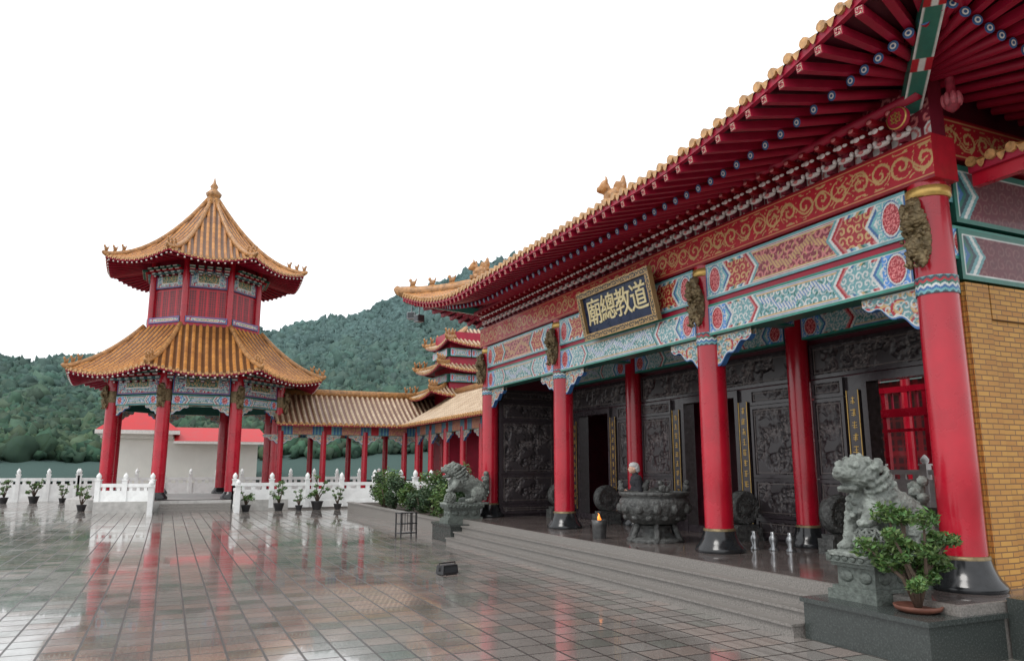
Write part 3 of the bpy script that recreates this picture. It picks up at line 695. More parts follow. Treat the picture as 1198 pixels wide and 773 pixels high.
# =============================================================== lion
lb=B()
lb.ell((.42,0,.30),(.36,.27,.28));lb.cap((.40,0,.42),(-.15,0,.66),.27,.27);lb.ell((-.22,0,.60),(.24,.26,.28))
lb.ell((-.40,0,.98),(.25,.24,.22));lb.ell((-.62,0,.97),(.14,.16,.09));lb.ell((-.58,0,.79),(.13,.14,.05));lb.ell((-.72,0,1.02),(.05,.08,.05))
for s in(-1,1):
    lb.ell((-.56,s*.11,1.09),(.08,.07,.06));lb.ell((-.30,s*.25,1.08),(.08,.05,.10))
    lb.ell((.36,s*.24,.27),(.26,.12,.24));lb.ell((.08,s*.28,.08),(.18,.1,.08));lb.ell((-.36,s*.16,.45),(.1,.1,.12))
lb.cap((-.28,.17,.58),(-.42,.18,.10),.12,.09);lb.ell((-.48,.18,.07),(.14,.1,.07))
lb.cap((-.28,-.17,.60),(-.50,-.20,.40),.12,.09);lb.ell((-.56,-.21,.38),(.12,.09,.06))
lb.cap((.70,0,.3),(.74,0,.80),.10,.06)
for k in range(9): lb.ell((.68+.08*math.sin(k*2),.13*math.sin(k*2.1),.28+k*.075),(.09,.07,.07))
for k in range(110):
    f=(k/110); th=k*2.399; lb.ell((-.42+.42*f,math.cos(th)*(.245+.03*math.sin(k)),.97+math.sin(th)*.245-.16*f),.043)
for k in range(14):
    a=k*2.4; lb.ell((-.42+.05*math.sin(a),.14*math.cos(a),.66-.02*k),.045)
for k in range(10): lb.ell((-.02+.08*k,.03*(-1)**k,.93-.05*k),(.05,.05,.06))
for k in range(16): lb.ell((.15+.035*k,-.27-.02*math.sin(k*1.3),.22+.12*math.sin(k*.9)),.035)
lb.box(0.0,0,-.01,1.36,.62,.06)
lion_me=remesh(lb,'lion_body',[lionm],.0135,.014,28)
bm=bmesh.new(); bmesh.ops.create_icosphere(bm,subdivisions=2,radius=.185); bmesh.ops.wireframe(bm,faces=bm.faces[:],thickness=.035,use_even_offset=True,use_replace=True)
bmesh.ops.create_icosphere(bm,subdivisions=2,radius=.10)
ball_me=bpy.data.meshes.new('openwork_ball'); bm.to_mesh(ball_me); bm.free(); ball_me.materials.append(lionm)
def lion(loc):
    t_=thing('guardian_lion_statue','grey green stone guardian lion with ball on a carved pedestal','stone lion',loc,0,'guardian lions beside the steps')
    p=B(); p.box(0,0,.06,1.24,.78,.12);p.box(0,0,.145,1.14,.7,.05);p.box(0,0,.30,1.02,.6,.26);p.box(0,0,.45,1.14,.7,.05);p.box(0,0,.53,1.22,.78,.11)
    for s in(-1,1):
        for x in(-.33,0,.33): p.ell((x,s*.30,.30),(.12,.03,.08))
    for y in(-.15,.15): p.ell((-.51,y,.3),(.03,.11,.08))
    for k in range(9): p.ell((-.52+k*.13,-.395,.53),(.05,.015,.035)); 
    for k in range(6): p.ell((-.615,-.32+k*.13,.53),(.015,.05,.035))
    ob('pedestal',p.mesh('pedestal',[pedm]),t_); ob('lion_body',lion_me,t_,(.08,0,.60),scale=(1.06,1.05,1.06)); ob('openwork_ball',ball_me,t_,(-.48,-.22,.78)); return t_
def plinth(y0,y1):
    t_=thing('stone_plinth','low polished dark green granite block at the end of the steps','stone plinth',(8.66,(y0+y1)/2,0),0,'plinths flanking the steps')
    b=B(); w=y1-y0; b.box(0,0,.235,1.32,w,.47);b.box(0,0,.50,1.40,w+.06,.06)
    ob('block',b.mesh('block',[plinthm]),t_)
plinth(6.25,8.12); plinth(22.25,24.0)
lion((8.92,7.58,.53)); lion((8.72,23.2,.53))
# =============================================================== foliage helper
def leaves(b,centers,n,size,base,up=.4):
    for i in range(n):
        c,r=random.choice(centers)
        d=Vector((random.gauss(0,1),random.gauss(0,1),random.gauss(0,1))).normalized()*(random.random()**.45)
        p=Vector(c)+Vector((d.x*r[0],d.y*r[1],d.z*r[2])); s=size*random.uniform(.6,1.3)
        a=Vector((random.uniform(-1,1),random.uniform(-1,1),random.uniform(-.4,.8))).normalized(); q=a.cross(Vector((random.uniform(-1,1),random.uniform(-1,1),random.uniform(-1,1)))).normalized()
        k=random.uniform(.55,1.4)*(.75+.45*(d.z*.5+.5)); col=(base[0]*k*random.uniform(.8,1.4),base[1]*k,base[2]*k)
        b.add([p-a*s,p+q*s*.4,p+a*s,p-q*s*.4],[(0,1,2,3)],0,False,None,[col]*4)
def potted(loc,s,label,group=None,dish=False,n=700,wid=1.0):
    t_=thing('potted_plant',label,'potted plant',loc,random.uniform(0,6),group)
    p=B()
    if dish: p.lathe([(.18,0),(.26,.03),(.28,.08),(.25,.08),(.22,.05)],24,m=0)
    else: p.lathe([(.16*s,0),(.24*s,.3*s),(.26*s,.34*s),(.22*s,.34*s),(.2*s,.3*s)],20,m=0)
    ob('pot',p.mesh('pot',[clay if dish else blackp]),t_)
    tr=B(); z0=.06 if dish else .3*s; cs=[]
    nb=13 if dish else 6
    for k in range(nb):
        a=k*2.4; R=(.10+.36*random.random())*s*wid; top=Vector((math.cos(a)*R,math.sin(a)*R,z0+(.2+.85*random.random())*s))
        mid=Vector((math.cos(a+.6)*R*.35,math.sin(a+.6)*R*.35,z0+.3*s)); tr.tube([(0,0,z0-.02),mid,top],[.035*s,.022*s,.01*s],7)
        rr_=s*random.uniform(.10,.19); cs.append((top,(rr_,rr_,rr_*.7)))
        cs.append((mid.lerp(top,.5),(rr_*.8,rr_*.8,rr_*.6)))
    ob('trunk',tr.mesh('trunk',[wood]),t_)
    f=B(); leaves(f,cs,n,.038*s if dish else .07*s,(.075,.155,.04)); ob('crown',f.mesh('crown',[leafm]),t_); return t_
random.seed(3)
potted((8.45,6.72,.53),1.12,'small bushy green tree in a shallow clay dish on the plinth','potted plants',True,5200,1.0)
# =============================================================== burner etc
bu=thing('incense_burner','large round carved black stone incense burner standing in the porch','incense burner',(9.95,14.35,.65))
p=B(); p.lathe([(.62,0),(.64,.05),(.60,.09),(.45,.12),(.34,.2),(.32,.28),(.42,.36)],40); 
for k in range(6):
    a=k*math.pi/3; p.cap((math.cos(a)*.58,math.sin(a)*.58,.06),(math.cos(a)*.45,math.sin(a)*.45,.38),.07,.06)
burnm=M('carved_black_stone',(.075,.078,.075),.4,0,.7,12,1.0,16,.05)
ob('stand',p.mesh('stand',[burnm]),bu)
p=B(); p.lathe([(.30,.36),(.5,.40),(.68,.55),(.76,.72),(.78,.86),(.74,.93),(.70,.96),(.77,1.0),(.79,1.07),(.70,1.08),(.66,1.0),(.3,.98),(.01,.98)],48)
for k in range(12):
    a=k*math.pi/6; p.ell((math.cos(a)*.74,math.sin(a)*.74,.72),(.10,.10,.12),sub=2)
    p.ell((math.cos(a+.26)*.64,math.sin(a+.26)*.64,.53),(.08,.08,.07),sub=2)
ob('bowl',p.mesh('bowl',[burnm]),bu)
hm=B(); hm.ell((0,0,.10),(.09,.07,.10));hm.ell((-.05,0,.21),(.06,.055,.06));hm.ell((.09,0,.08),(.09,.06,.07));hm.cap((.14,0,.08),(.17,0,.19),.025,.02)
hme=remesh(hm,'small_lion',[burnm],.014,.01,30)
for k in range(4): 
    a=k*math.pi/2-.35; ob('small_lion',hme,bu,(math.cos(a)*.74,math.sin(a)*.74,1.06),a+math.pi/2)
fp=thing('fire_pot','small metal pot with an open flame on the porch edge','fire pot',(9.15,15.4,.65))
ob('pot',B().lathe([(.15,0),(.17,.3),(.18,.42),(.15,.42),(.13,.3)],20).mesh('pot',[M('sooty_metal',(.08,.08,.08),.45,.6,.4,9)]),fp)
fl=B(); fl.tube([(0,0,.36),(.015,.01,.42),(-.015,-.01,.48),(.01,.015,.53),(-.01,.03,.57)],[.045,.05,.033,.015,.003],10); fl.tube([(.05,.03,.38),(.055,.05,.44),(.04,.03,.49)],[.022,.018,.003],8)
ob('flame',fl.mesh('flame',[flame]),fp)
ds=None
for y in(19.35,13.55,16.85,22.3,10.9,8.2):
    if ds is None:
        ds=thing('drum_stone','round carved drum stone on a block beside the doorway','stone drum',(11.75,y,.65),0,'drum stones flanking the doors')
        p=B(); p.box(0,0,.14,.75,.36,.28);p.box(0,0,.32,.6,.3,.08); ob('base',p.mesh('base',[burnm]),ds)
        p=B(); prof_=[(.02,-.13),(.10,-.17),(.14,-.13),(.26,-.13),(.30,-.16),(.36,-.13),(.38,0),(.36,.13),(.30,.16),(.26,.13),(.02,.13)]; p.lathe(prof_,32)
        for k in range(16): a=k*math.pi/8; p.ell((math.cos(a)*.33,math.sin(a)*.33,-.155),.022,sub=1); p.ell((math.cos(a)*.2,math.sin(a)*.2,-.13),(.03,.03,.02),sub=1)
        o=ob('drum',p.mesh('drum',[burnm]),ds,(0,0,.72)); o.rotation_euler=(rad(-90),0,0)
    else: dup(ds,(11.75,y,.65))
vs_=None
for k,(x,y) in enumerate(((10.75,12.1),(10.95,11.8),(11.1,11.5),(10.6,12.6))):
    if vs_ is None:
        vs_=thing('metal_vase','small silver metal vase standing on the porch floor','vase',(x,y,.65),0,'small metal vases by the column')
        ob('vase_body',B().lathe([(.09,0),(.1,.03),(.05,.08),(.09,.2),(.08,.26),(.045,.30),(.06,.36),(.05,.36)],18).mesh('vase_body',[steel]),vs_)
    else: dup(vs_,(x,y,.65))
# =============================================================== person
def person(loc,rz,label,arm=True,group=None):
    t_=thing('person',label,'person',loc,rz,group)
    b=B()
    for s in(-1,1):
        b.cap((0,s*.09,.84),(-.015,s*.095,.46),.085,.06);b.cap((-.015,s*.095,.46),(.01,s*.1,.08),.058,.04);b.ell((-.06,s*.1,.04),(.12,.045,.04))
        sh=(-.02,s*.185,1.27);el=(-.0,s*.235,1.0);wr=(-.22,s*.12,.98)
        b.cap(sh,el,.055,.043);b.cap(el,wr,.042,.028)
        b.ell((-.265,s*.105,.985),(.05,.022,.04))
        for i in range(4): b.tube([(-.29,s*.10,1.012-i*.018),(-.33,s*(.09),1.012-i*.018),(-.335,s*.065,1.010-i*.018)],[.009,.0085,.0075],8)
        b.tube([(-.25,s*.095,1.01),(-.275,s*.075,1.035),(-.29,s*.065,1.045)],[.011,.010,.008],8)
    b.ell((0,0,.88),(.11,.15,.12));b.ell((-.01,0,1.05),(.105,.14,.16));b.ell((-.02,0,1.2),(.115,.17,.14));b.cap((-.02,-.15,1.28),(-.02,.15,1.28),.06,.06)
    b.cap((-.03,0,1.3),(-.06,0,1.42),.055,.05)
    b.ell((-.085,0,1.50),(.098,.078,.115),sub=3);b.ell((-.13,0,1.455),(.055,.055,.06));b.ell((-.185,0,1.485),(.022,.014,.022));b.ell((-.178,0,1.45),(.012,.026,.008))
    b.ell((-.07,.08,1.49),(.018,.012,.03));b.ell((-.07,-.08,1.49),(.018,.012,.03))
    ob('body',remesh(b,'body',[skin],.0065,0,1,2),t_)
    e=B()
    for s in(-1,1): e.ell((-.172,s*.03,1.508),(.008,.011,.006))
    ob('eyes',e.mesh('eyes',[blackp]),t_)
    h=B(); h.ell((-.065,0,1.570),(.112,.092,.072),sub=3);h.ell((-.02,0,1.52),(.085,.096,.10));h.ell((.01,0,1.47),(.06,.08,.07)); ob('hair',remesh(h,'hair',[greyhair],.009,.006,60),t_)
    j=B(); j.ell((0,0,.92),(.15,.19,.16));j.ell((-.01,0,1.06),(.145,.19,.18));j.ell((-.02,0,1.2),(.15,.215,.15));j.cap((-.02,-.18,1.275),(-.02,.18,1.275),.09,.09);j.cap((-.02,0,1.28),(-.045,0,1.37),.085,.07)
    for s in(-1,1): j.cap((-.02,s*.185,1.27),(0,s*.235,1.0),.08,.068);j.cap((0,s*.235,1.0),(-.20,s*.130,.982),.068,.052)
    ob('jacket',remesh(j,'jacket',[cloth],.010,.006,14),t_)
    k=B(); k.ell((0,0,.85),(.135,.175,.13))
    for s in(-1,1): k.cap((0,s*.09,.82),(-.015,s*.095,.46),.11,.085);k.cap((-.015,s*.095,.46),(.01,s*.1,.10),.082,.068)
    ob('trousers',remesh(k,'trousers',[cloth],.012,.005,12),t_)
    f=B()
    for s in(-1,1): f.ell((-.06,s*.1,.045),(.135,.055,.045))
    ob('shoes',f.mesh('shoes',[blackp]),t_)
    return t_
pp=person((10.15,15.30,.65),rad(-20),'grey haired person in black jacket with hands held forward'); pp.scale=(1.05,1.05,1.05)
# =============================================================== balustrade
pb_=B(); pb_.box(0,0,.6,.24,.24,1.2);pb_.box(0,0,1.22,.30,.30,.05);pb_.lathe([(.07,0),(.12,.05),(.13,.13),(.08,.2),(.02,.26)],10,0,0,1.245); post_me=pb_.mesh('post',[white])
pn=B(); pn.box(0,0,.14,1,.16,.28);pn.box(0,0,1.0,1,.14,.14);pn.box(0,0,.53,1,.10,.52)
for x in(-.33,0,.33): pn.box(x,0,.86,.14,.09,.16)
panel_me=pn.mesh('panel',[white])
def balustrade(p0,p1,z,label,h=1.0):
    p0=Vector((*p0,z));p1=Vector((*p1,z)); d=p1-p0;n=max(1,round(d.length/1.7)); rz=math.atan2(d.y,d.x)
    t_=thing('balustrade',label,'balustrade',p0,rz,'white stone balustrades'); st=d.length/n
    for i in range(n+1): ob('post',post_me,t_,(i*st,0,0),scale=(1,1,h))
    for i in range(n): ob('panel',panel_me,t_,((i+.5)*st,0,0),scale=(st-.24,1,h))
# =============================================================== pavilion
PX,PY=1.5,50.3
pav=thing('octagonal_pavilion','two tiered octagonal pavilion with red columns and amber tiled roofs','pavilion',(PX,PY,0))
def octo(b,ap,z0,z1,m=0,ap2=None):
    R=ap/math.cos(math.pi/8);R2=(ap2 or ap)/math.cos(math.pi/8); vs=[(r*math.cos(math.pi/8+k*math.pi/4),r*math.sin(math.pi/8+k*math.pi/4),z) for r,z in((R,z0),(R2,z1)) for k in range(8)]
    b.add(vs,[(k,(k+1)%8,(k+1)%8+8,k+8) for k in range(8)]+[tuple(range(8))[::-1],tuple(range(8,16))],m)
p=B(); octo(p,6.3,0,.55); p.box(0,-6.0,.275,9.4,1.6,.55)
ob('podium',p.mesh('podium',[M('pale_podium_stone',(.45,.44,.42),.5,0,.2,4)]),pav)
p=B()
for i in range(3): p.box(0,-6.95-.3*i,.55*(3-i)/4/2,3.4,.32,.55*(3-i)/4)
ob('stair',p.mesh('stair',[granite]),pav)
AP=4.55; RC=AP/math.cos(math.pi/8)
pc=B().lathe([(.36,0),(.36,3),(.34,7.2)],24).mesh('column_shaft',[red]); pcb=B().lathe([(.55,0),(.55,.12),(.42,.3),(.38,.38)],24).mesh('column_base',[black])
p_top=B().lathe([(.365,5.3),(.38,5.35),(.38,5.9),(.365,5.95)],20).mesh('capital',[bronze])
pan=painted('painted_panel',3.0,1.55,.24,f_panel,.035)
pan2=painted('painted_beam',3.0,.55,.3,f_beam(1),.035)
qt2=que_ti('carved_bracket',.9,.55,.05)
for k in range(8):
    a=math.pi/8+k*math.pi/4; c=ob('column',pc,pav,(RC*math.cos(a),RC*math.sin(a),.55)); ob('base',pcb,c); ob('capital',p_top,c)
    ob('carved_beast',beast_me,c,(.3*math.cos(a),.3*math.sin(a),4.9),a+math.pi,scale=(1.3,1.3,1.3))
    a=k*math.pi/4; rz=a+math.pi/2; n=Vector((math.cos(a),math.sin(a),0)); t=Vector((-n.y,n.x,0))
    ob('painted_panel',pan,pav,n*AP+Vector((0,0,6.3)),rz); ob('painted_beam',pan2,pav,n*AP+Vector((0,0,5.68)),rz)
    ob('carved_bracket',qt2,pav,n*AP-t*1.5+Vector((0,0,5.68)),rz); ob('carved_bracket',qt2,pav,n*AP+t*1.5+Vector((0,0,5.68)),rz,scale=(-1,1,1))
T8=math.tan(math.pi/8)
def oct_roof(name,ape,apt,z0,z1,cv,L,zs,Ds,tile,rows,parent,figs=True):
    rf=ob(name,None,parent); b=B(); D=ape-apt; a=ape*T8; bb=apt*T8; ell=a*1.0
    for k in range(8):
        an=k*math.pi/4; n=(math.cos(an),math.sin(an)); tile_face(b,(n[0]*ape,n[1]*ape),n,a,bb,D,z0,z1,cv,L,ell,tile,tile*.24,rows,zs,Ds)
    ob('tile_surface',b.mesh('tile_surface',[tilem,amber,redd,maroon]),rf)
    for k in range(8):
        an=k*math.pi/4; n=(math.cos(an),math.sin(an)); pts=hip_pts((n[0]*ape,n[1]*ape),n,a,bb,D,z0,z1,cv,L,ell,1,.2)
        h=B(); h.tube(pts,[.06,.09]+[.12]*(len(pts)-2),8,flat=1.3); ob('hip_ridge',h.mesh('hip_ridge',[ridgem]),rf)
        d=pts[2]-pts[8]; rz=math.atan2(d.y,d.x)+math.pi
        for i in(2,3,4): ob('ridge_figure',fig_me,rf,pts[i]+Vector((0,0,.10)),rz,scale=(1.0,1.0,1.25))
    rb2=B()
    for k in range(8):
        an=k*math.pi/4; n=np.array((math.cos(an),math.sin(an)));t=np.array((-n[1],n[0])); nr=int(2*a/.34)
        for i in range(nr):
            x=-a+.17+i*2*a/nr; xi=x*(ape-Ds)/ape
            l0=float(lift(a-abs(x),.1,L,ell,D)); p0=n*(ape-.12)+t*x; p1=n*(ape-Ds)+t*xi
            rb2.tube([(p0[0],p0[1],z0-.2+l0),(p1[0],p1[1],zs-.10)],.075,4,smooth=False)
            rb2.ell((p0[0]+n[0]*.01,p0[1]+n[1]*.01,z0-.2+l0),(.06,.06,.06),1,sub=1)
    ob('rafters',rb2.mesh('rafters',[redd,whitep]),rf,kind='stuff')
    return rf
oct_roof('lower_roof',6.95,3.3,EYE+4.95,EYE+8.15,.38,.42,EYE+5.6,2.3,.36,14,pav)
def bcourse(ap,half,nn,z0,sc=1.0):
    bk2=B()
    for k in range(8):
        an=k*math.pi/4; n=np.array((math.cos(an),math.sin(an)));t=np.array((-n[1],n[0]))
        for i in range(nn):
            x=(i-(nn-1)/2)*2*half/nn
            for q,(o_,z,w) in enumerate(((.1,0,.2),(.25,.16,.32),(.42,.32,.4),(.62,.46,.40))):
                bk2.col=tuple((cMA,cCY*.7,cRED,cGR)[q]); c=n*(ap+o_*sc)+t*x; bk2.box(c[0],c[1],z0+z*sc,.32*sc,w*sc,.13*sc,0,an)
                bk2.col=tuple(cWH); c=n*(ap+(o_+.17)*sc)+t*x; bk2.box(c[0],c[1],z0+z*sc,.03,w*.8*sc,.06*sc,0,an)
    return bk2.mesh('bracket_course',[vcm])
ob('bracket_course',bcourse(AP,1.95,7,7.0),pav,kind='stuff')
UA=3.0; UR=UA/math.cos(math.pi/8); uz0=EYE+8.0; uz1=EYE+12.2
core=B(); octo(core,UA-.12,uz0,uz1); octo(core,UA+.18,uz0,uz0+.35)
ob('upper_body',core.mesh('upper_body',[redd]),pav)
ob('upper_bracket_course',bcourse(UA,1.2,5,EYE+11.25,.85),pav,kind='stuff')
uc=B().lathe([(.2,0),(.2,uz1-uz0)],18).mesh('upper_column',[red])
def f_lat(u,v,L,H):
    C=np.tile(cMA*.55,(len(u),1)); m=((u%.14)<.035)|((v%.14)<.035); setc(C,m,cRED*1.1)
    e=np.minimum(np.minimum(u%(L/4),L/4-u%(L/4)),np.minimum(v,H-v)); setc(C,e<.05,cRED*1.25); return C
lat=painted('lattice_window',2.1,1.65,.1,f_lat,.03); up1=painted('painted_panel',2.1,1.15,.14,f_panel,.035); up0=painted('painted_rail',2.3,.34,.16,f_panel,.035)
for k in range(8):
    a=math.pi/8+k*math.pi/4; ob('upper_column',uc,pav,(UR*math.cos(a),UR*math.sin(a),uz0))
    a=k*math.pi/4; rz=a+math.pi/2; n=Vector((math.cos(a),math.sin(a),0))
    ob('lattice_window',lat,pav,n*(UA-.1)+Vector((0,0,uz0+.75)),rz); ob('painted_panel',up1,pav,n*(UA-.08)+Vector((0,0,uz0+2.5)),rz); ob('painted_rail',up0,pav,n*(UA+.15)+Vector((0,0,uz0+.36)),rz)
oct_roof('upper_roof',5.6,.30,EYE+11.65,EYE+16.9,.66,.42,EYE+12.25,2.5,.32,18,pav)
ob('roof_finial',B().lathe([(.42,-.5),(.5,0),(.3,.15),(.42,.3),(.5,.5),(.3,.7),(.18,.85),(.26,1.0),(.1,1.25),(.02,1.6)],16).mesh('roof_finial',[ridgem]),pav,(0,0,EYE+16.9))
# =============================================================== walkways
def f_wk(u,v,L,H):
    q=(u%3.0); C=np.tile(cCY*.8,(len(u),1)); e=np.minimum(q,3-q); setc(C,e>.9,cPK); setc(C,(e>.9)&scroll(u,v,.25,12,.2),cGO)
    setc(C,(e<.9)&(e>.3)&(((e*10)%2)<1),cBL);setc(C,e<.25,cRED); setc(C,(v<.05)|(v>H-.05),cGR); return C
wc=B().lathe([(.19,0),(.18,3.9)],16).mesh('walkway_column',[red]); wcb=B().lathe([(.3,0),(.28,.12),(.22,.2)],16).mesh('walkway_base',[black])
def walkway(mid,n,half,label,z0=4.85,z1=6.95,D=3.4,fz=.55,til=tileb,sp=2.5):
    n=Vector((n[0],n[1],0)); t=Vector((-n.y,n.x,0)); t_=thing('covered_walkway',label,'covered walkway',(mid[0],mid[1],0),0,'covered walkways')
    b=B()
    tile_face(b,(0,0),(n.x,n.y),half,half,D,z0,z1,.2,0,1,.34,.085,8,z0+.25,1.2); q=-n*2*D
    tile_face(b,(q.x,q.y),(-n.x,-n.y),half,half,D,z0,z1,.2,0,1,.34,.085,8,z0+.25,1.2)
    rf=ob('roof',b.mesh('roof',[til,amber,redd,maroon]),t_)
    c=-n*D; rg=B(); rg.tube([c-t*half+Vector((0,0,z1+.12)),c+t*half+Vector((0,0,z1+.12))],.17,8,flat=1.5); ob('roof_ridge',rg.mesh('roof_ridge',[ridgem]),rf)
    rz=math.atan2(n.y,n.x)+math.pi/2
    bm_=painted('painted_beam',2*half-.4,.6,.2,f_wk,.05)
    for k in(1.0,2*D-1.0): ob('painted_beam',bm_,t_,-n*k+Vector((0,0,z0-.62)),rz)
    m=int(2*half/sp)
    for i in range(m+1):
        for k in(1.0,2*D-1.0):
            cc=ob('column',wc,t_,-n*k+t*(-half+.4+i*(2*half-.8)/m)+Vector((0,0,fz)),scale=(1,1,(z0-fz)/4.3)); ob('base',wcb,cc)
            if k==1.0:
                for sg in(-1,1):
                    pos=-n*k+t*(-half+.4+i*(2*half-.8)/m)+Vector((0,0,z0-.63)); ob('carved_bracket',qt2,t_,pos+t*sg*.15,rz+(0 if sg>0 else math.pi))
    fl_=B(); cc=-n*D; fl_.box(cc.x,cc.y,fz/2,(2*half if abs(n.y)>.5 else 2*D-1.0),(2*half if abs(n.x)>.5 else 2*D-1.0),fz)
    ob('floor',fl_.mesh('floor',[granite]),t_)
    cl=B(); cl.box(cc.x,cc.y,z0+.05,(2*half-.3 if abs(n.y)>.5 else 2*D-1.6),(2*half-.3 if abs(n.x)>.5 else 2*D-1.6),.06); ob('ceiling',cl.mesh('ceiling',[redd]),t_)
    return t_
walkway((11.4,47.0),(0,-1),5.6,'long open walkway with pale tiled roof joining the pavilion')
walkway((13.5,38.5),(-1,0),8.6,'open walkway with red columns running beside the garden',4.84,6.94)
cw_=walkway((25,23),(-1,0),11,'red columned courtyard walkway seen through the gate',7.0,8.6,fz=1.1)
ob('lattice_wall',painted('lattice_wall',20,5.0,.2,lambda u,v,L,H:np.where((((u%2.5)<.25)|((v%1.7)<.18))[:,None],cRED[None,:],np.where((((u%.4)<.1)|((v%.4)<.1))[:,None],cRED[None,:]*.6,(cMA*.4)[None,:])),.05,cMA),cw_,(5.0,0,1.1),R90)
cg=thing('courtyard_gallery','red painted timber gallery with posts and railings in the courtyard','gallery',(22.9,0,1.0))
g=B()
for y in np.arange(14,27,1.6): g.box(0,y,2.0,.16,.16,4.0)
g.box(0,20.2,3.1,.2,13,.28);g.box(0,20.2,3.9,.2,13,.2);g.box(0,20.2,2.5,.12,13,.1)
ob('frame',g.mesh('frame',[red]),cg); g=B()
for y in np.arange(14,26.6,.32): g.box(0,y,3.5,.05,.05,.62)
ob('railing',g.mesh('railing',[redd]),cg)
balustrade((22.3,12),(22.3,32),1.0,'white stone balustrade around the inner courtyard',1.1)
cst=B(); cst.box(24,22,.5,3.3,22,1.0); ob('courtyard_terrace',cst.mesh('courtyard_terrace',[granite]),kind='structure')
rh=thing('rear_hall','distant hall with stacked upswept tiled roofs behind the walkway','temple building',(20.6,48.3,0))
ob('wall',B().box(0,0,5.6,8,3.0,11.2).mesh('wall',[redd]),rh)
for hx,hy,D,z0,z1,L in((5.7,2.7,1.7,6.75,7.7,.35),(5.1,2.5,1.6,8.5,9.4,.38),(4.5,2.3,2.2,10.2,11.7,.38)):
    rf=ob('roof',None,rh); b=B()
    fs_=[((-hx,0),(-1,0),hy,hy-D),((hx,0),(1,0),hy,hy-D),((0,-hy),(0,-1),hx,hx-D),((0,hy),(0,1),hx,hx-D)]
    for P,n,a,b2 in fs_: tile_face(b,P,n,a,b2,D,z0,z1,.3,L,2.4,.30,.075,8,z0+.3,1.2)
    ob('tile_surface',b.mesh('tile_surface',[tileb,amber,redd,maroon]),rf)
    for P,n,a,b2 in fs_[:2]:
        for s in(-1,1):
            pts=hip_pts(P,n,a,b2,D,z0,z1,.3,L,2.4,s,.25); h=B(); h.tube(pts,[.05,.08]+[.12]*(len(pts)-2),8,flat=1.3); ob('hip_ridge',h.mesh('hip_ridge',[ridgem]),rf)
            for i in(2,4,6): ob('ridge_figure',fig_me,rf,pts[i]+Vector((0,0,.1)),.5,scale=(1.2,1.2,1.4))
for z in(7.8,9.5):
    for i in range(2): ob('painted_panel',pan2,rh,(-4.05,-.75+i*1.5,z),R90,scale=(.48,1,1))
    for i in range(5): ob('painted_panel',pan2,rh,(-3.3+i*1.5,-1.6,z),0,scale=(.48,1,1))
# small building
sb_=thing('small_house','low white building with a red roof trimmed in white','house',(1.2,66,0)); sb_.scale=(1,1,1.3)
ob('wall',B().box(0,0,1.70,10.6,5,3.4).mesh('wall',[cream]),sb_)
r=B()
r.add([(-6.1,-3.2,3.85),(-.5,-3.2,3.85),(-2.2,-.4,5.0),(-4.4,-.4,5.0),(-6.1,3.2,3.85),(-.5,3.2,3.85),(-2.2,.4,5.0),(-4.4,.4,5.0)],[(0,1,2,3),(4,7,6,5),(0,3,7,4),(1,5,6,2),(3,2,6,7)],0)
r.box(-3.30,0,3.73,5.7,6.5,.22,1); r.box(-3.35,0,3.50,4.9,5.6,.24,2)
r.add([(-.8,-3.3,3.25),(6.2,-3.3,3.25),(5.6,0,4.15),(-.8,0,4.15),(-.8,3.3,3.25),(6.2,3.3,3.25)],[(0,1,2,3),(3,2,5,4),(1,5,2)],0)
r.box(2.7,0,3.17,7.1,6.7,.14,1)
ob('roof',r.mesh('roof',[redroof,whitep,cream]),sb_)
# balustrades
lb_='white carved stone balustrade with knobbed posts along the terrace edge'
balustrade((-30,60.5),(-5.5,60.5),0,lb_,1.45)
balustrade((-5.4,60.5),(14,60.5),0,lb_,1.45)
balustrade((-3.1,44.4),(-.6,43.6),.1,lb_,1.25)
balustrade((3.4,43.6),(11.0,43.6),.1,lb_,1.25)
balustrade((-.6,43.6),(-.6,41.2),.0,lb_,1.1); balustrade((3.4,43.6),(3.4,41.4),.0,lb_,1.1)
balustrade((11.0,43.6),(12.6,33),.1,lb_,1.35)
ob('terrace_kerb',B().box(7.2,43.75,.05,7.8,.4,.1).mesh('terrace_kerb',[granite]),kind='structure')
gw=thing('garden_wall','low grey stone planter wall in front of the shrubs','garden wall',(0,0,0))
g=B(); g.box(8.9,32.5,.22,.25,15.6,.44);g.box(8.9,32.5,.46,.34,15.7,.05); g.box(10.5,40.3,.22,3.0,.25,.44)
ob('wall',g.mesh('wall',[granite]),gw)
ob('garden_soil',B().box(10.6,32.5,.17,3.2,15.4,.34).mesh('garden_soil',[soil]),kind='structure')
for i in range(9):
    y=26+i*1.45+random.uniform(-.3,.3); x=9.7+random.uniform(-.1,.4); s=random.choice((.6,.8,.95,1.2))*random.uniform(.9,1.1)
    t_=thing('garden_shrub','bushy green shrub growing in the stone planter bed','shrub',(x,y,.34),random.uniform(0,6),'shrubs in the planter bed')
    tr=B(); 
    for k in range(4): tr.tube([(0,0,0),(math.cos(k*1.6)*.3*s,math.sin(k*1.6)*.3*s,.8*s)],[.05,.02],6)
    ob('trunk',tr.mesh('trunk',[wood]),t_)
    f=B(); cs=[((random.uniform(-.45,.45)*s,random.uniform(-.45,.45)*s,random.uniform(.3,1.5)*s),(.36*s,.36*s,.36*s)) for _ in range(9)]
    leaves(f,cs,2200,.07,(.075,.15,.035) if i%2 else (.035,.08,.03)); ob('crown',f.mesh('crown',[leafm]),t_)
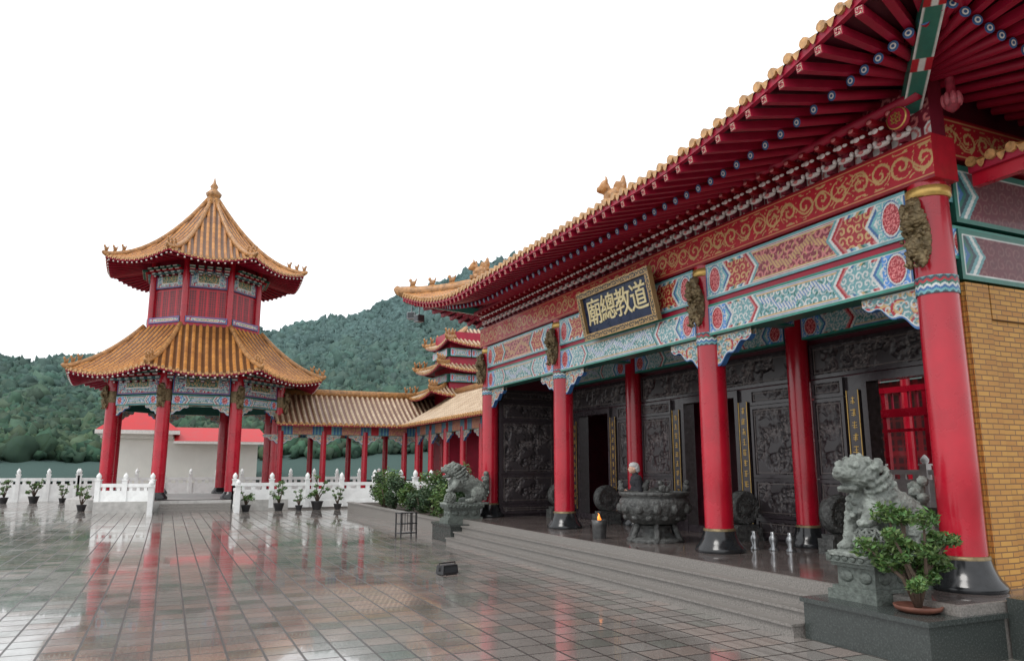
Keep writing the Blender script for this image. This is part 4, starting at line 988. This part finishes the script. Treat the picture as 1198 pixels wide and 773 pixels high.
for x,y,s in((-9.3,58,1.1),(-7.6,57.5,1.3),(-6.0,57.5,.9),(-3.9,46.0,1.0),(3.9,42.2,1.0),(5.6,42.6,1.15),(6.6,42.3,.8),(7.6,42.6,1.35),(8.7,42.5,.9)):
    potted((x,y,0),s,'leafy potted shrub in a dark pot by the white balustrade','potted shrubs along the balustrade',False,300)
rk=thing('metal_rack','small black metal rack standing on the pavement','rack',(7.3,24.6,0),.3)
r=B()
for x in(-.3,.3):
    for y in(-.15,.15): r.box(x,y,.4,.035,.035,.8)
for z in(.15,.45,.79): r.box(0,0,z,.64,.34,.03)
for i in range(6): r.box(-.25+i*.1,-.15,.5,.015,.015,.55)
ob('frame',r.mesh('frame',[blackp]),rk)
bx=thing('floodlight_box','black boxed floodlight lying on the wet pavement','floodlight',(5.65,15.9,0),.35)
r=B(); r.box(0,0,.11,.42,.26,.18,0,0,.9); r.box(0,-.133,.11,.34,.01,.12,1); r.tube([(-.22,0,.08),(-.22,0,.24),(.22,0,.24),(.22,0,.08)],.014,6); r.box(0,0,.01,.3,.3,.02)
ob('lamp_housing',r.mesh('lamp_housing',[blackp,glassd]),bx)
person((11.8,45.6,.55),rad(-60),'distant person in dark clothes standing under the walkway')
# =============================================================== camera, world, sun
cam=bpy.data.cameras.new('camera'); co=bpy.data.objects.new('camera',cam); COL.objects.link(co); sc.camera=co
co.location=(0,0,EYE); co.rotation_euler=(rad(90+10.3),0,rad(-24.3)); cam.sensor_width=36; cam.lens=26.47; cam.clip_end=3000
w=bpy.data.worlds.new('World'); sc.world=w; w.use_nodes=True; nt=w.node_tree; bg=nt.nodes['Background']
sk=N(nt,'ShaderNodeTexSky',sky_type='NISHITA'); sk.sun_disc=False; sk.sun_elevation=rad(55); sk.sun_rotation=rad(250)
hs=N(nt,'ShaderNodeHueSaturation'); hs.inputs['Saturation'].default_value=.25; nt.links.new(sk.outputs[0],hs.inputs['Color'])
nt.links.new(hs.outputs[0],bg.inputs[0]); bg.inputs[1].default_value=.06
b2=N(nt,'ShaderNodeBackground'); b2.inputs[0].default_value=(.97,.985,1,1); b2.inputs[1].default_value=1.12
ad=N(nt,'ShaderNodeAddShader'); nt.links.new(bg.outputs[0],ad.inputs[0]); nt.links.new(b2.outputs[0],ad.inputs[1]); nt.links.new(ad.outputs[0],nt.nodes['World Output'].inputs[0])
sl=bpy.data.lights.new('sun','SUN'); so=bpy.data.objects.new('sun',sl); COL.objects.link(so); sl.energy=1.3; sl.angle=rad(20); sl.color=(1,.97,.93)
az=rad(250); el=rad(55); d=Vector((math.sin(az)*math.cos(el),math.cos(az)*math.cos(el),math.sin(el))); so.rotation_euler=d.to_track_quat('Z','Y').to_euler()
sc.view_settings.view_transform='Standard'; sc.view_settings.look='None'; sc.view_settings.exposure=0
